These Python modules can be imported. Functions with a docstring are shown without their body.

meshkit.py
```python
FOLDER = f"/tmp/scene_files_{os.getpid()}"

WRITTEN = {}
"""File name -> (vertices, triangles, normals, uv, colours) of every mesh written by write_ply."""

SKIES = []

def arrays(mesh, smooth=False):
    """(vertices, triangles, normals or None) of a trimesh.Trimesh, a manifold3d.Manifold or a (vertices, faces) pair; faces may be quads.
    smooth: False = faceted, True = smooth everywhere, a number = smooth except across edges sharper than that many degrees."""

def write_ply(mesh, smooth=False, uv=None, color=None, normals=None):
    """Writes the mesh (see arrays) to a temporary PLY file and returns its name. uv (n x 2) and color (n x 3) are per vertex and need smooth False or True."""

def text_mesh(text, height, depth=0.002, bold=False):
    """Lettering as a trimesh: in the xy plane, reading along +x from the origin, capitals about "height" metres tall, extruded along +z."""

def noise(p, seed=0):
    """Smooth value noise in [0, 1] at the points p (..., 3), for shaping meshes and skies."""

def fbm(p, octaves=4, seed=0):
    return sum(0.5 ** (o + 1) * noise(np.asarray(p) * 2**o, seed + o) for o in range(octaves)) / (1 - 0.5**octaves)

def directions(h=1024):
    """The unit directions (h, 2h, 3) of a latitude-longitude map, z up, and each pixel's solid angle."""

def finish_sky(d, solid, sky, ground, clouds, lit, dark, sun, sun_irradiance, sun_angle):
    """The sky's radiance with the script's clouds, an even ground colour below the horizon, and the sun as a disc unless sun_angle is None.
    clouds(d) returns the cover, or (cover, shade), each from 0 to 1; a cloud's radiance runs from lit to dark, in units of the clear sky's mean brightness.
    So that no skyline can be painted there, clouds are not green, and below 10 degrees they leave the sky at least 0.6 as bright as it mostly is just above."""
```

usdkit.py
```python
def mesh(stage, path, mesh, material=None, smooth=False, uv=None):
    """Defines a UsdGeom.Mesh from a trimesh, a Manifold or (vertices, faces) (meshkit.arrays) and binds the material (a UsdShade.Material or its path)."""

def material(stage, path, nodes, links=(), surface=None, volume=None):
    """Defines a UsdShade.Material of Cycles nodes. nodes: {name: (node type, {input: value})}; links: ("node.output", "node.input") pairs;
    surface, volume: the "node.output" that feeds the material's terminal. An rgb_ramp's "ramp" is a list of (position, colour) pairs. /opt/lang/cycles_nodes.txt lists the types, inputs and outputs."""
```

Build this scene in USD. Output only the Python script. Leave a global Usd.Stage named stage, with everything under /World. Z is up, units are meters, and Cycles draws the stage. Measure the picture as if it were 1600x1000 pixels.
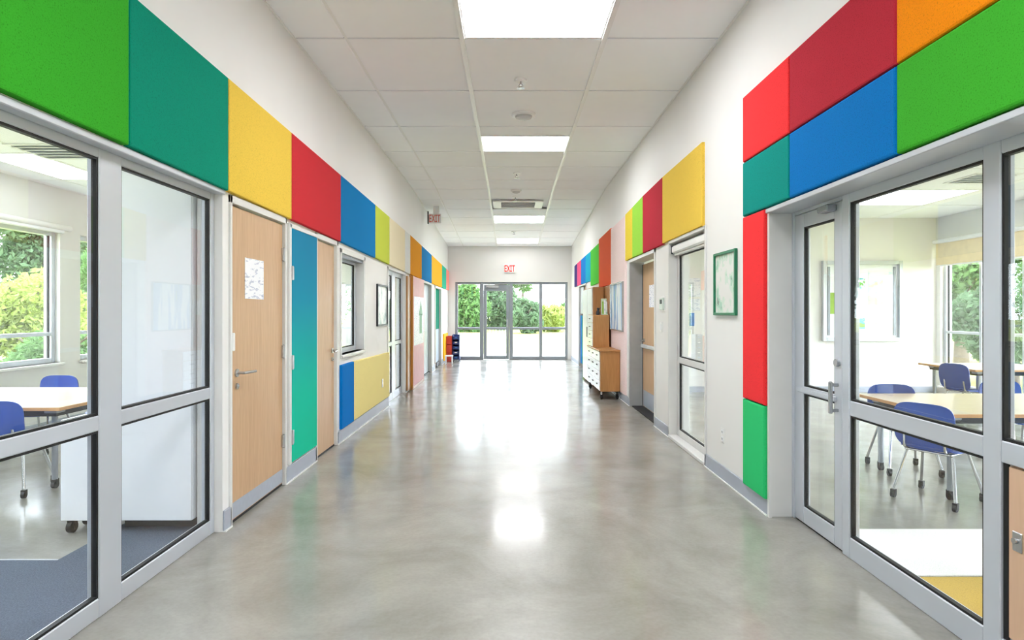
import math, random
import numpy as np, trimesh, manifold3d as m3
import usdkit, meshkit
from pxr import Usd, UsdGeom, UsdLux, Gf, Sdf

random.seed(7)
rng = np.random.default_rng(7)
stage = Usd.Stage.CreateInMemory()
UsdGeom.SetStageUpAxis(stage, UsdGeom.Tokens.z)
UsdGeom.SetStageMetersPerUnit(stage, 1.0)
UsdGeom.Xform.Define(stage, '/World')
UsdGeom.Scope.Define(stage, '/World/Looks')

# ------------------------------------------------------------------ camera, sky, sun, exposure
EXPOSURE = 0.57
LAMP = 16.0          # radiance of the corridor ceiling panels
ROOM_LAMP = 4.0      # and of those in the rooms beside it
cam = UsdGeom.Camera.Define(stage, '/World/camera')
cam.CreateHorizontalApertureAttr(36.0)
cam.CreateVerticalApertureAttr(22.5)
cam.CreateFocalLengthAttr(21.6)
cam.CreateHorizontalApertureOffsetAttr(36.0 * 2 / 1600)
cam.CreateVerticalApertureOffsetAttr(-36.0 * 13 / 1600)
cam.CreateClippingRangeAttr(Gf.Vec2f(0.05, 500))
cam.CreateExposureAttr(EXPOSURE)
_x = UsdGeom.Xformable(cam)
_x.AddTranslateOp().Set(Gf.Vec3d(0, 0, 1.40))
_x.AddRotateXYZOp().Set(Gf.Vec3f(90, 0, 0))
sky = UsdLux.DomeLight.Define(stage, '/World/sky')
sky.CreateColorAttr(Gf.Vec3f(0.84, 0.93, 1.0))
sky.CreateIntensityAttr(2.9)
sun = UsdLux.DistantLight.Define(stage, '/World/sun')
sun.CreateAngleAttr(2.0)
sun.CreateIntensityAttr(2.8)
sun.CreateColorAttr(Gf.Vec3f(1.0, 0.96, 0.88))
_x = UsdGeom.Xformable(sun)
_x.AddRotateXYZOp().Set(Gf.Vec3f(32, 0, 0))     # high, from behind the camera

# ------------------------------------------------------------------ materials
def lin(r, g, b):
    f = lambda c: (c / 255 / 12.92) if c / 255 <= .04045 else ((c / 255 + .055) / 1.055) ** 2.4
    return (f(r), f(g), f(b))

def sc(c, k): return tuple(min(1.0, x * k) for x in c)

LK = '/World/Looks/'
def plain(name, rgb, rough=.5, metal=0.0, spec=.5, vary=.05, scale=8.0, bump=0.0, bscale=200.0, coat=0.0):
    c = lin(*rgb)
    nodes = {'g': ('texture_coordinate', {}),
             'n': ('noise_texture', {'scale': scale, 'detail': 3.0}),
             'r': ('rgb_ramp', {'ramp': [(.3, sc(c, 1 - vary)), (.7, sc(c, 1 + vary))]}),
             'p': ('principled_bsdf', {'roughness': rough, 'metallic': metal, 'specular_ior_level': spec, 'coat_weight': coat})}
    links = [('g.object', 'n.vector'), ('n.fac', 'r.fac'), ('r.color', 'p.base_color')]
    if bump:
        nodes['bn'] = ('noise_texture', {'scale': bscale, 'detail': 2.0})
        nodes['b'] = ('bump', {'strength': bump, 'distance': .002})
        links += [('g.object', 'bn.vector'), ('bn.fac', 'b.height'), ('b.normal', 'p.normal')]
    return usdkit.material(stage, LK + name, nodes, links, surface='p.BSDF')

def fabric(name, rgb):
    c = lin(*rgb)
    nodes = {'g': ('texture_coordinate', {}),
             'n': ('noise_texture', {'scale': 160.0, 'detail': 2.0}),
             'r': ('rgb_ramp', {'ramp': [(.28, sc(c, .72)), (.42, c), (.7, sc(c, 1.06))]}),
             'w': ('noise_texture', {'scale': 700.0, 'detail': 1.0}),
             'b': ('bump', {'strength': .25, 'distance': .001}),
             'p': ('principled_bsdf', {'roughness': .9, 'specular_ior_level': .15})}
    return usdkit.material(stage, LK + name, nodes, [('g.object', 'n.vector'), ('n.fac', 'r.fac'), ('r.color', 'p.base_color'),
        ('g.object', 'w.vector'), ('w.fac', 'b.height'), ('b.normal', 'p.normal')], surface='p.BSDF')

def wood(name, a, b, scale=(9, 9, .7), rough=.42):
    nodes = {'g': ('texture_coordinate', {}), 'm': ('mapping', {'scale': scale}),
             'n': ('noise_texture', {'scale': 5.0, 'detail': 6.0, 'roughness': .62, 'distortion': .5}),
             'r': ('rgb_ramp', {'ramp': [(.25, lin(*a)), (.75, lin(*b))]}),
             'p': ('principled_bsdf', {'roughness': rough})}
    return usdkit.material(stage, LK + name, nodes, [('g.object', 'm.vector'), ('m.vector', 'n.vector'), ('n.fac', 'r.fac'), ('r.color', 'p.base_color')], surface='p.BSDF')

def prints(name, paper, inks, scale=(30, 30, 110), thr=.56, axis=None):
    """printed sheet: blotches of ink colours on paper, drawn from stretched noise"""
    p = lin(*paper)
    ramp = [(0, p), (thr, p)]
    for i, k in enumerate(inks):
        t = thr + .012 + (1 - thr) * .55 * i / max(1, len(inks))
        ramp += [(t, lin(*k)), (t + (1 - thr) * .5 / max(1, len(inks)), lin(*k))]
    nodes = {'g': ('texture_coordinate', {}), 'm': ('mapping', {'scale': scale}),
             'n': ('noise_texture', {'scale': 1.0, 'detail': 2.0}),
             'r': ('rgb_ramp', {'ramp': ramp}),
             'p': ('principled_bsdf', {'roughness': .45})}
    return usdkit.material(stage, LK + name, nodes, [('g.object', 'm.vector'), ('m.vector', 'n.vector'), ('n.fac', 'r.fac'), ('r.color', 'p.base_color')], surface='p.BSDF')

M = {}
M['wall'] = plain('wall_paint', (234, 233, 230), .6, vary=.012, scale=2, bump=.06, bscale=300)
M['wall_warm'] = plain('warm_wall_paint', (240, 237, 231), .6, vary=.012, scale=2)
M['outside_wall'] = plain('outside_render', (205, 203, 198), .8)
M['tile'] = plain('ceiling_board', (249, 250, 251), .85, spec=.2, vary=.015, scale=3, bump=.2, bscale=260)
M['white_metal'] = plain('white_metal', (240, 240, 238), .4, vary=.01)
M['frame'] = plain('door_frame_paint', (222, 222, 220), .4, vary=.015)
M['alu'] = plain('anodised_aluminium', (204, 209, 217), .36, .35, vary=.02, scale=3)
M['alu_dark'] = plain('grey_aluminium', (150, 156, 164), .38, .35, vary=.03, scale=3)
M['steel'] = plain('brushed_steel', (188, 190, 192), .28, .9, vary=.05, scale=30)
M['chrome'] = plain('chrome_tube', (205, 207, 210), .15, 1.0, vary=.02)
M['black'] = plain('black_rubber', (16, 17, 19), .55)
M['dark'] = plain('dark_plastic', (38, 40, 46), .45)
M['base'] = plain('vinyl_base', (172, 178, 190), .45, vary=.02)
M['white'] = plain('white_laminate', (246, 248, 251), .3, vary=.008)
M['plastic'] = plain('white_plastic', (238, 238, 236), .4, vary=.01)
M['blue_chair'] = plain('blue_chair_shell', (45, 80, 165), .38, vary=.04)
M['wood_door'] = wood('maple_door', (192, 154, 116), (210, 174, 136))
M['wood_cab'] = wood('oak_cabinet', (176, 122, 68), (198, 146, 88), (10, 10, .8))
M['wood_wall'] = wood('oak_wall_panel', (166, 116, 68), (192, 142, 90), (14, 14, .8))
M['locker'] = wood('beech_locker', (205, 168, 138), (214, 178, 148), (6, 6, .5))
M['tabletop'] = wood('beech_tabletop', (232, 208, 178), (240, 219, 192), (.8, 9, 9), .25)
M['table_edge'] = wood('table_edge_band', (196, 146, 96), (210, 160, 110), (1, 9, 9))
M['sun_patch'] = fabric('sun_patch_white', (246, 246, 244))  # white standing in for sunlight on the classroom floor
M['rug_yellow'] = fabric('yellow_mat', (204, 172, 88))
M['carpet'] = plain('blue_grey_carpet', (96, 105, 120), .95, spec=.05, vary=.25, scale=140, bump=.6, bscale=500)
M['shade'] = plain('roller_shade_cloth', (250, 232, 192), .8)
M['grass'] = plain('lawn_grass', (140, 148, 84), .95, spec=.05, vary=.2, scale=2.5)
M['paving'] = plain('paving_concrete', (214, 208, 196), .9, vary=.08)
M['bark'] = plain('tree_bark', (96, 84, 70), .9, vary=.25, scale=20)
M['canvas'] = plain('white_canvas', (248, 248, 246), .7)
M['navy'] = plain('navy_plastic', (32, 54, 120), .4)
M['red_plastic'] = plain('red_plastic', (206, 70, 62), .4)
M['kick'] = plain('kick_plate', (186, 194, 208), .33, .35, vary=.03, scale=30)
M['paper'] = prints('typed_sheet', (244, 245, 250), [(206, 210, 226), (160, 166, 190)], (14, 14, 60), .57)
M['green_poster'] = prints('pale_green_picture', (226, 226, 222), [(205, 222, 208), (168, 205, 184), (120, 126, 122)], (9, 9, 7), .5)
M['strip_poster'] = prints('streaked_notices', (232, 240, 244), [(150, 186, 226), (120, 170, 214), (176, 210, 130)], (7, 7, .8), .46)
M['board_poster'] = prints('faded_chart', (246, 246, 244), [(216, 238, 240), (238, 218, 200), (206, 232, 200)], (4, 4, 9), .48)
M['bright_poster'] = prints('bright_strip_chart', (242, 196, 140), [(88, 196, 196), (120, 190, 80), (240, 160, 70)], (3, 3, 8), .42)
M['lawn_poster'] = plain('green_card', (150, 190, 70), .5, vary=.2, scale=6)
M['blue_card'] = plain('blue_card', (50, 120, 196), .5, vary=.2, scale=14)
M['grey_poster'] = prints('misty_picture', (240, 243, 242), [(214, 226, 222), (178, 200, 196), (140, 160, 160)], (6, 6, 5), .5)
M['frame_green'] = plain('green_frame', (26, 120, 84), .35)
M['pink_board'] = plain('pink_board', (246, 198, 198), .6)
M['orange_edge'] = plain('orange_edge', (196, 132, 52), .5)

# concrete floor: polished, mottled
c0, c1, c2 = lin(130, 127, 120), lin(154, 151, 144), lin(174, 171, 165)
M['floor'] = usdkit.material(stage, LK + 'polished_concrete', {
    'g': ('texture_coordinate', {}),
    'n': ('noise_texture', {'scale': 1.3, 'detail': 9.0, 'roughness': .66, 'distortion': .6}),
    'r': ('rgb_ramp', {'ramp': [(.25, c0), (.5, c1), (.75, c2)]}),
    's': ('noise_texture', {'scale': 46.0, 'detail': 3.0}),
    'sr': ('rgb_ramp', {'ramp': [(.0, (.86, .86, .85)), (.62, (1, 1, 1)), (.74, (1.0, 1.0, 1.0))]}),
    'x': ('mix_color', {'blend_type': 'multiply', 'fac': 1.0}),
    'rr': ('map_range', {'from_min': .3, 'from_max': .7, 'to_min': .20, 'to_max': .30}),
    'n2': ('noise_texture', {'scale': 2.3, 'detail': 4.0}),
    'bn': ('noise_texture', {'scale': 5.0, 'detail': 2.0}),
    'b': ('bump', {'strength': .12, 'distance': .004}),
    'p': ('principled_bsdf', {'specular_ior_level': .35, 'coat_weight': .3, 'coat_roughness': .11})},
    [('g.object', 'n.vector'), ('n.fac', 'r.fac'), ('g.object', 's.vector'), ('s.fac', 'sr.fac'), ('r.color', 'x.a'), ('sr.color', 'x.b'),
     ('x.result', 'p.base_color'), ('g.object', 'n2.vector'), ('n2.fac', 'rr.value'), ('rr.result', 'p.roughness'),
     ('g.object', 'bn.vector'), ('bn.fac', 'b.height'), ('b.normal', 'p.normal')], surface='p.BSDF')
M['glass'] = usdkit.material(stage, LK + 'window_glass', {
    'lw': ('layer_weight', {'blend': .5}), 'pw': ('math', {'math_type': 'power', 'value2': 5.0}),
    'f': ('math', {'math_type': 'multiply_add', 'value2': .75, 'value3': .04}),
    't': ('transparent_bsdf', {'color': (.985, .99, .993)}),
    'g': ('glossy_bsdf', {'roughness': 0.0, 'color': (1, 1, 1)}), 'm': ('mix_closure', {})},
    [('lw.facing', 'pw.value1'), ('pw.value', 'f.value1'), ('f.value', 'm.fac'), ('t.BSDF', 'm.closure1'), ('g.BSDF', 'm.closure2')], surface='m.closure')
def emits(name, rgb, k):
    return usdkit.material(stage, LK + name, {'e': ('emission', {'color': rgb, 'strength': k})}, [], surface='e.emission')
M['lamp'] = emits('lamp_diffuser', (.965, .975, 1.0), LAMP)
M['room_lamp'] = emits('room_lamp_diffuser', (.92, .96, 1.0), ROOM_LAMP)
M['lamp_far'] = emits('lamp_diffuser_far', (1.0, .995, .99), LAMP * .3)
M['exit_red'] = emits('exit_letters', (1.0, .05, .04), .9)
# blue-to-green printed panel (the tall panel's own colour blend)
M['blend'] = usdkit.material(stage, LK + 'blue_green_blend', {
    'g': ('texture_coordinate', {}), 's': ('separate_xyz', {}),
    'r': ('rgb_ramp', {'ramp': [(0.0, lin(0, 196, 152)), (.35, lin(0, 190, 160)), (.75, lin(0, 142, 172)), (1.0, lin(0, 128, 170))]}),
    'k': ('map_range', {'from_min': 0.0, 'from_max': 2.0}),
    'p': ('principled_bsdf', {'roughness': .75, 'specular_ior_level': .2})},
    [('g.object', 's.vector'), ('s.z', 'k.value'), ('k.result', 'r.fac'), ('r.color', 'p.base_color')], surface='p.BSDF')
def leaf(name, a, b):
    return usdkit.material(stage, LK + name, {
        'g': ('geometry', {}), 'r': ('rgb_ramp', {'ramp': [(0, lin(*a)), (1, lin(*b))]}),
        'd': ('diffuse_bsdf', {}), 't': ('translucent_bsdf', {}), 'm': ('mix_closure', {'fac': .4})},
        [('g.random_per_island', 'r.fac'), ('r.color', 'd.color'), ('r.color', 't.color'), ('d.BSDF', 'm.closure1'), ('t.BSDF', 'm.closure2')], surface='m.closure')
M['leaf_yellow'] = leaf('yellow_green_leaf', (150, 164, 92), (214, 220, 150))
M['leaf_green'] = leaf('mid_green_leaf', (96, 128, 78), (176, 202, 130))
M['leaf_dark'] = leaf('dark_green_leaf', (92, 116, 86), (166, 184, 138))

# ------------------------------------------------------------------ mesh helpers
def box(x0, x1, y0, y1, z0, z1):
    b = trimesh.creation.box((abs(x1 - x0), abs(y1 - y0), abs(z1 - z0)))
    b.apply_translation(((x0 + x1) / 2, (y0 + y1) / 2, (z0 + z1) / 2))
    return b

def rbox(x0, x1, y0, y1, z0, z1, c=.006):
    x0, x1 = sorted((x0, x1)); y0, y1 = sorted((y0, y1)); z0, z1 = sorted((z0, z1))
    c = min(c, (x1 - x0) * .45, (y1 - y0) * .45, (z1 - z0) * .45)
    pts = []
    for sx, x in ((1, x0), (-1, x1)):
        for sy, y in ((1, y0), (-1, y1)):
            for sz, z in ((1, z0), (-1, z1)):
                pts += [(x + sx * c, y + sy * c, z), (x + sx * c, y, z + sz * c), (x, y + sy * c, z + sz * c)]
    return m3.Manifold.hull_points(np.array(pts))

def tm(m):
    if hasattr(m, 'to_mesh'):
        k = m.to_mesh()
        return trimesh.Trimesh(np.array(k.vert_properties[:, :3]), np.array(k.tri_verts), process=False)
    return m

def join(*ms):
    ms = ms[0] if len(ms) == 1 and isinstance(ms[0], (list, tuple)) else ms
    return trimesh.util.concatenate([tm(m) for m in ms])

def tube(pts, r, n=10):
    out = []
    for a, b in zip(pts[:-1], pts[1:]):
        out.append(trimesh.creation.cylinder(radius=r, segment=[a, b], sections=n))
    for p in pts[1:-1]:
        s = trimesh.creation.icosphere(subdivisions=1, radius=r * 1.02); s.apply_translation(p); out.append(s)
    return join(out)

def cyl(c, axis, r, h, n=20):
    a = np.zeros(3); a['xyz'.index(axis)] = h / 2
    return trimesh.creation.cylinder(radius=r, segment=[np.array(c) - a, np.array(c) + a], sections=n)

def disc_profile(c, prof, n=32):
    """lathe about z: prof [(r, z)]"""
    m = trimesh.creation.revolve(np.array(prof), sections=n)
    m.apply_translation(c)
    return m

# ------------------------------------------------------------------ naming helpers
used = {}
def numbered(path):
    k = used.get(path, 0); used[path] = k + 1
    return path if k == 0 else f'{path}_{k:03d}'

def tag(prim, label=None, cat=None, group=None, kind=None):
    for k, v in (('label', label), ('category', cat), ('group', group), ('kind', kind)):
        if v: prim.SetCustomDataByKey(k, v)

class Thing:
    """an Xform at the thing's base; its parts are meshes given in world space"""
    def __init__(s, name, loc=(0, 0, 0), label=None, cat=None, group=None, kind=None):
        s.path = numbered('/World/' + name); s.loc = np.array(loc, float)
        x = UsdGeom.Xform.Define(stage, s.path)
        if np.any(s.loc): x.AddTranslateOp().Set(Gf.Vec3d(*map(float, s.loc)))
        s.prim = x.GetPrim(); tag(s.prim, label, cat, group, kind)
    def part(s, name, mesh, mat, smooth=False, parent=None, label=None, kind=None):
        base = parent or s.path
        m = tm(mesh).copy(); m.apply_translation(-s.loc)
        p = numbered(f'{base}/{name}')
        pr = usdkit.mesh(stage, p, m, M[mat] if isinstance(mat, str) else mat, smooth=smooth).GetPrim()
        tag(pr, label=label, kind=kind)
        return p

def single(name, mesh, mat, label, cat, group=None, smooth=False, kind=None):
    p = numbered('/World/' + name)
    pr = usdkit.mesh(stage, p, tm(mesh), M[mat] if isinstance(mat, str) else mat, smooth=smooth).GetPrim()
    tag(pr, label, cat, group, kind)
    return pr

def struct(name, mesh, mat, label=None, smooth=False):
    return single(name, mesh, mat, label, None, kind='structure', smooth=smooth)

def copy_of(src_path, loc, rotz, label, cat, group=None):
    p = numbered(src_path)
    x = UsdGeom.Xform.Define(stage, p)
    x.GetPrim().GetReferences().AddInternalReference(Sdf.Path(src_path))
    x.ClearXformOpOrder()
    x.AddTranslateOp().Set(Gf.Vec3d(*loc)); x.AddRotateZOp().Set(rotz)
    tag(x.GetPrim(), label, cat, group)
    x.GetPrim().SetInstanceable(True)
    return p

# ------------------------------------------------------------------ geometry of the place
XL, XR = -1.83, 1.77           # corridor wall faces
YB, YE = -3.0, 17.9            # back and end of the corridor
T = .16                        # wall thickness
XFL, XFR = -1.88, 1.92         # faces of the two big glazed fronts
OL, OR = -5.5, 7.41            # inner faces of the outside walls
YN = 10.7                      # far wall of the big classroom beyond the right wall

def zc(y):                     # corridor ceiling height: falls gently towards the exit
    return 3.70 if y < 11.3 else 3.70 - .40 * (y - 11.3) / 6.6

def S(side, d0, d1, y0, y1, z0, z1, c=0):
    """box on a corridor wall; d = distance out of the wall face into the corridor"""
    f = (lambda d: XL + d) if side == 'L' else (lambda d: XR - d)
    return rbox(f(d0), f(d1), y0, y1, z0, z1, c) if c else box(f(d0), f(d1), y0, y1, z0, z1)

def cut(block, holes):
    m = m3.Manifold.cube((block[1] - block[0], block[3] - block[2], block[5] - block[4])).translate((block[0], block[2], block[4]))
    for h in holes:
        m = m - m3.Manifold.cube((h[1] - h[0], h[3] - h[2], h[5] - h[4])).translate((h[0], h[2], h[4]))
    return m

# floor, roof
struct('floor', box(OL - .2, OR + .2, YB - .2, YE + .2, -.2, 0), 'floor', 'polished mottled grey concrete floor')
struct('roof', box(OL - .2, OR + .2, YB - .2, YE + .2, 3.85, 4.1), 'outside_wall', 'flat roof slab above the ceilings')

# walls of the corridor
holesL = [(-3, 0, -1.2, 3.9, -1, 2.17), (-3, 0, 4.0, 4.97, -1, 2.12), (-3, 0, 5.76, 6.45, -1, 2.1),
          (-3, 0, 6.62, 7.64, .93, 2.04), (-3, 0, 9.15, 10.62, -1, 2.04), (-1.95, 0, 12.72, 14.15, -1, 2.02), (-1.95, 0, 14.8, 16.1, -1, 1.99)]
struct('wall_left', cut((XL - T, XL, YB, YE, 0, 3.85), holesL), 'wall', 'white painted corridor wall with coloured panels')
holesR = [(0, 3, -1.2, 4.2, -1, 2.10), (0, 3, 5.57, 6.84, -1, 2.16), (0, 3, 7.52, 9.1, -1, 2.14), (0, 1.90, 14.3, 15.9, -1, 2.05)]
struct('wall_right', cut((XR, XR + .22, YB, YE, 0, 3.85), holesR), 'wall', 'white painted corridor wall with picture and thermostat')
struct('wall_end', cut((OL - .2, OR + .2, YE, YE + .2, 0, 3.85), [(-1.62, 1.66, 17, 19, -1, 2.26), (-5.2, -2.5, 17, 19, .9, 2.2)]), 'wall', 'white end wall above the glazed exit doors')
struct('wall_back', box(OL - .2, OR + .2, YB - .2, YB, 0, 3.85), 'wall', 'plain wall closing the corridor')
wl = [(1.2, 4.25), (4.6, 7.5), (7.85, 10.7), (11.1, 13.9), (14.3, 17.2)]
struct('wall_outer_left', cut((OL - .2, OL, YB, YE, 0, 3.85), [(-9, 0, a, b, .78, 2.38) for a, b in wl]), 'wall', 'white outside wall with a row of windows')
wr = [(-.6, 2.7), (3.3, 6.6), (7.3, 10.6)]
struct('wall_outer_right', cut((OR, OR + .2, YB, YE, 0, 3.85), [(0, 9, a, b, .12, 2.62) for a, b in wr]), 'wall', 'cream outside wall with tall windows')
struct('wall_classroom_end', box(XR + .22, OR, YN, YN + .15, 0, 3.85), 'wall_warm', 'cream classroom wall carrying the display frame')

# corridor ceiling: boards in a white grid
ce = Thing('ceiling', (0, 0, 0), 'suspended ceiling of pale boards in a white grid', kind='structure')
side_rows = [-3, -1.7, -.9, .3, 1.53, 2.75, 3.97, 5.18, 6.41, 7.64, 8.83, 9.77, 10.74, 11.5, 12.29, 13.13, 13.95, 14.77, 15.6, 16.5, 17.3, 17.9]
mid_rows = [-3, -2.4, -1.6, -.4, .6, 1.4, 2.6, 3.5, 4.38, 5.18, 6.41, 7.64, 8.04, 8.83, 9.77, 10.74, 11.5, 12.29, 13.13, 13.76, 14.6, 15.5, 16.6, 17.42, 17.9]
lights_at = [(-2.4, -1.6), (.6, 1.4), (4.38, 5.18), (8.04, 8.83), (13.76, 14.6), (16.6, 17.42)]
vent_at = (12.29, 13.13)
def slab(x0, x1, y0, y1, dz, t, g=.012, ch=.006):
    pts = []
    for x, sx in ((x0 + g, 1), (x1 - g, -1)):
        for y, sy in ((y0 + g, 1), (y1 - g, -1)):
            pts += [(x, y, zc(y) + dz + t), (x, y, zc(y) + dz + ch), (x + sx * ch, y + sy * ch, zc(y) + dz)]
    return m3.Manifold.hull_points(np.array(pts))
cols = [(XL, -1.39), (-1.39, -.41), (-.41, .79), (.79, XR)]
for ci, (a, b) in enumerate(cols):
    rows = mid_rows if ci == 2 else side_rows
    for y0, y1 in zip(rows[:-1], rows[1:]):
        if ci == 2 and any(abs(y0 - l[0]) < .01 for l in lights_at + [vent_at]): continue
        ce.part('ceiling_tile', slab(a, b, y0, y1, 0.002, .022), 'tile')
for x, w, lo in ((-1.39, .012, .009), (-.41, .021, -.012), (.79, .021, -.012)):
    for y0, y1 in ((YB, 11.3), (11.3, YE)):
        pts = [(x + s * w, y, zc(y) + dz) for s in (-1, 1) for y in (y0, y1) for dz in (lo, .02)]
        ce.part('grid_rail', m3.Manifold.hull_points(np.array(pts)), 'white_metal')
for ci, (a, b) in enumerate(cols):
    for y in (mid_rows if ci == 2 else side_rows)[1:-1]:
        ce.part('cross_rail', box(a, b, y - .011, y + .011, zc(y) + .011, zc(y) + .02), 'base')  # greyed to paint the thin shadow lines between the boards
for x0, x1 in ((XL, XL + .02), (XR - .02, XR)):
    for y0, y1 in ((YB, 11.3), (11.3, YE)):
        pts = [(x, y, zc(y) + dz) for x in (x0, x1) for y in (y0, y1) for dz in (-.003, .012)]
        ce.part('edge_rail', m3.Manifold.hull_points(np.array(pts)), 'white_metal')
# back-up sheet above the boards
ce.part('backing', m3.Manifold.hull_points(np.array([(x, y, zc(y) + d) for x in (XL, XR) for y in (YB, 11.3) for d in (.05, .07)])), 'tile')
ce.part('backing', m3.Manifold.hull_points(np.array([(x, y, zc(y) + d) for x in (XL, XR) for y in (11.3, YE) for d in (.05, .07)])), 'tile')

# corridor ceiling lights
light_labels = ['square ceiling light panel at the rear of the corridor', 'square ceiling light panel almost overhead, out of sight',
    'large ceiling light panel, nearest of the corridor row', 'second ceiling light panel, beyond the large round detector',
    'third ceiling light panel, just past the air vent', 'farthest ceiling light panel, close to the end wall']
for (y0, y1), lb in zip(lights_at, light_labels):
    ym = (y0 + y1) / 2
    t = Thing('ceiling_light', (.19, ym, zc(ym)), lb, 'ceiling light')
    def pl(x0, x1, a, b, d0, d1):
        return m3.Manifold.hull_points(np.array([(x, y, zc(y) + d) for x in (x0, x1) for y in (a, b) for d in (d0, d1)]))
    t.part('frame', join(pl(-.39, -.375, y0 + .01, y1 - .01, 0, .04), pl(.755, .77, y0 + .01, y1 - .01, 0, .04),
                         pl(-.375, .755, y0 + .01, y0 + .022, 0, .04), pl(-.375, .755, y1 - .022, y1 - .01, 0, .04)), 'white_metal')
    t.part('diffuser', pl(-.375, .755, y0 + .022, y1 - .022, .004, .02), 'lamp_far' if y0 > 16 else 'lamp')

# air vent
y0, y1 = vent_at; ym = (y0 + y1) / 2; zv = zc(ym)
t = Thing('air_vent', (.15, ym, zv), 'white square ceiling air vent with curved louvres', 'vent')
t.part('frame', join(box(-.36, .66, y0 + .02, y0 + .1, zv - .012, zv + .02), box(-.36, .66, y1 - .1, y1 - .02, zv - .012, zv + .02),
                     box(-.36, -.2, y0 + .1, y1 - .1, zv - .012, zv + .02), box(.5, .66, y0 + .1, y1 - .1, zv - .012, zv + .02)), 'white_metal')
t.part('duct', box(-.2, .5, y0 + .1, y1 - .1, zv + .03, zv + .04), 'alu_dark')
for i in range(5):
    yy = y0 + .17 + i * .125
    b = box(-.19, .49, -.045, .045, -.004, .004); b.apply_transform(trimesh.transformations.rotation_matrix(.6, (1, 0, 0))); b.apply_translation((0, yy, zv))
    t.part('louvre', b, 'white_metal')

# detectors and sprinklers
def detector(x, y, r, lb):
    z = zc(y)
    t = Thing('smoke_detector', (x, y, z), lb, 'smoke detector')
    t.part('base_ring', disc_profile((x, y, z), [(0, .002), (r, .002), (r, -.018), (r * .9, -.028), (0, -.028)]), 'plastic', smooth=35)
    t.part('sensor_cap', disc_profile((x, y, z), [(0, -.027), (r * .72, -.027), (r * .66, -.05), (r * .4, -.062), (0, -.064)]), plain_grey, smooth=35)
plain_grey = plain('detector_grey', (205, 206, 206), .5)
detector(.15, 7.15, .14, 'large round ceiling detector between the two nearest light panels')
detector(.10, 11.55, .10, 'small round ceiling detector just before the air vent')
def sprinkler(x, y, lb):
    z = zc(y)
    t = Thing('sprinkler', (x, y, z), lb, 'sprinkler')
    t.part('escutcheon', disc_profile((x, y, z), [(0, .002), (.062, .002), (.055, -.012), (.018, -.016), (0, -.016)]), 'white_metal', smooth=35)
    t.part('pipe', cyl((x, y, z - .03), 'z', .011, .04), 'steel', smooth=40)
    t.part('arms', join(tube([(x - .012, y, z - .04), (x - .022, y, z - .06), (x, y, z - .082)], .004), tube([(x + .012, y, z - .04), (x + .022, y, z - .06), (x, y, z - .082)], .004)), 'steel')
    t.part('deflector', join([cyl((x, y, z - .084), 'z', .012, .004)] + [box(x - .004 + .024 * math.cos(a) - .01, x + .004 + .024 * math.cos(a) + .01, y + .024 * math.sin(a) - .005, y + .024 * math.sin(a) + .005, z - .086, z - .083) for a in np.arange(8) * math.pi / 4]), 'steel')
sprinkler(.10, 6.1, 'ceiling sprinkler head nearest, before the large detector')
sprinkler(.10, 10.2, 'ceiling sprinkler head just beyond the second light panel')
sprinkler(.09, 12.05, 'ceiling sprinkler head against the air vent')
sprinkler(.08, 15.6, 'ceiling sprinkler head between the two farthest lights')

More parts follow.
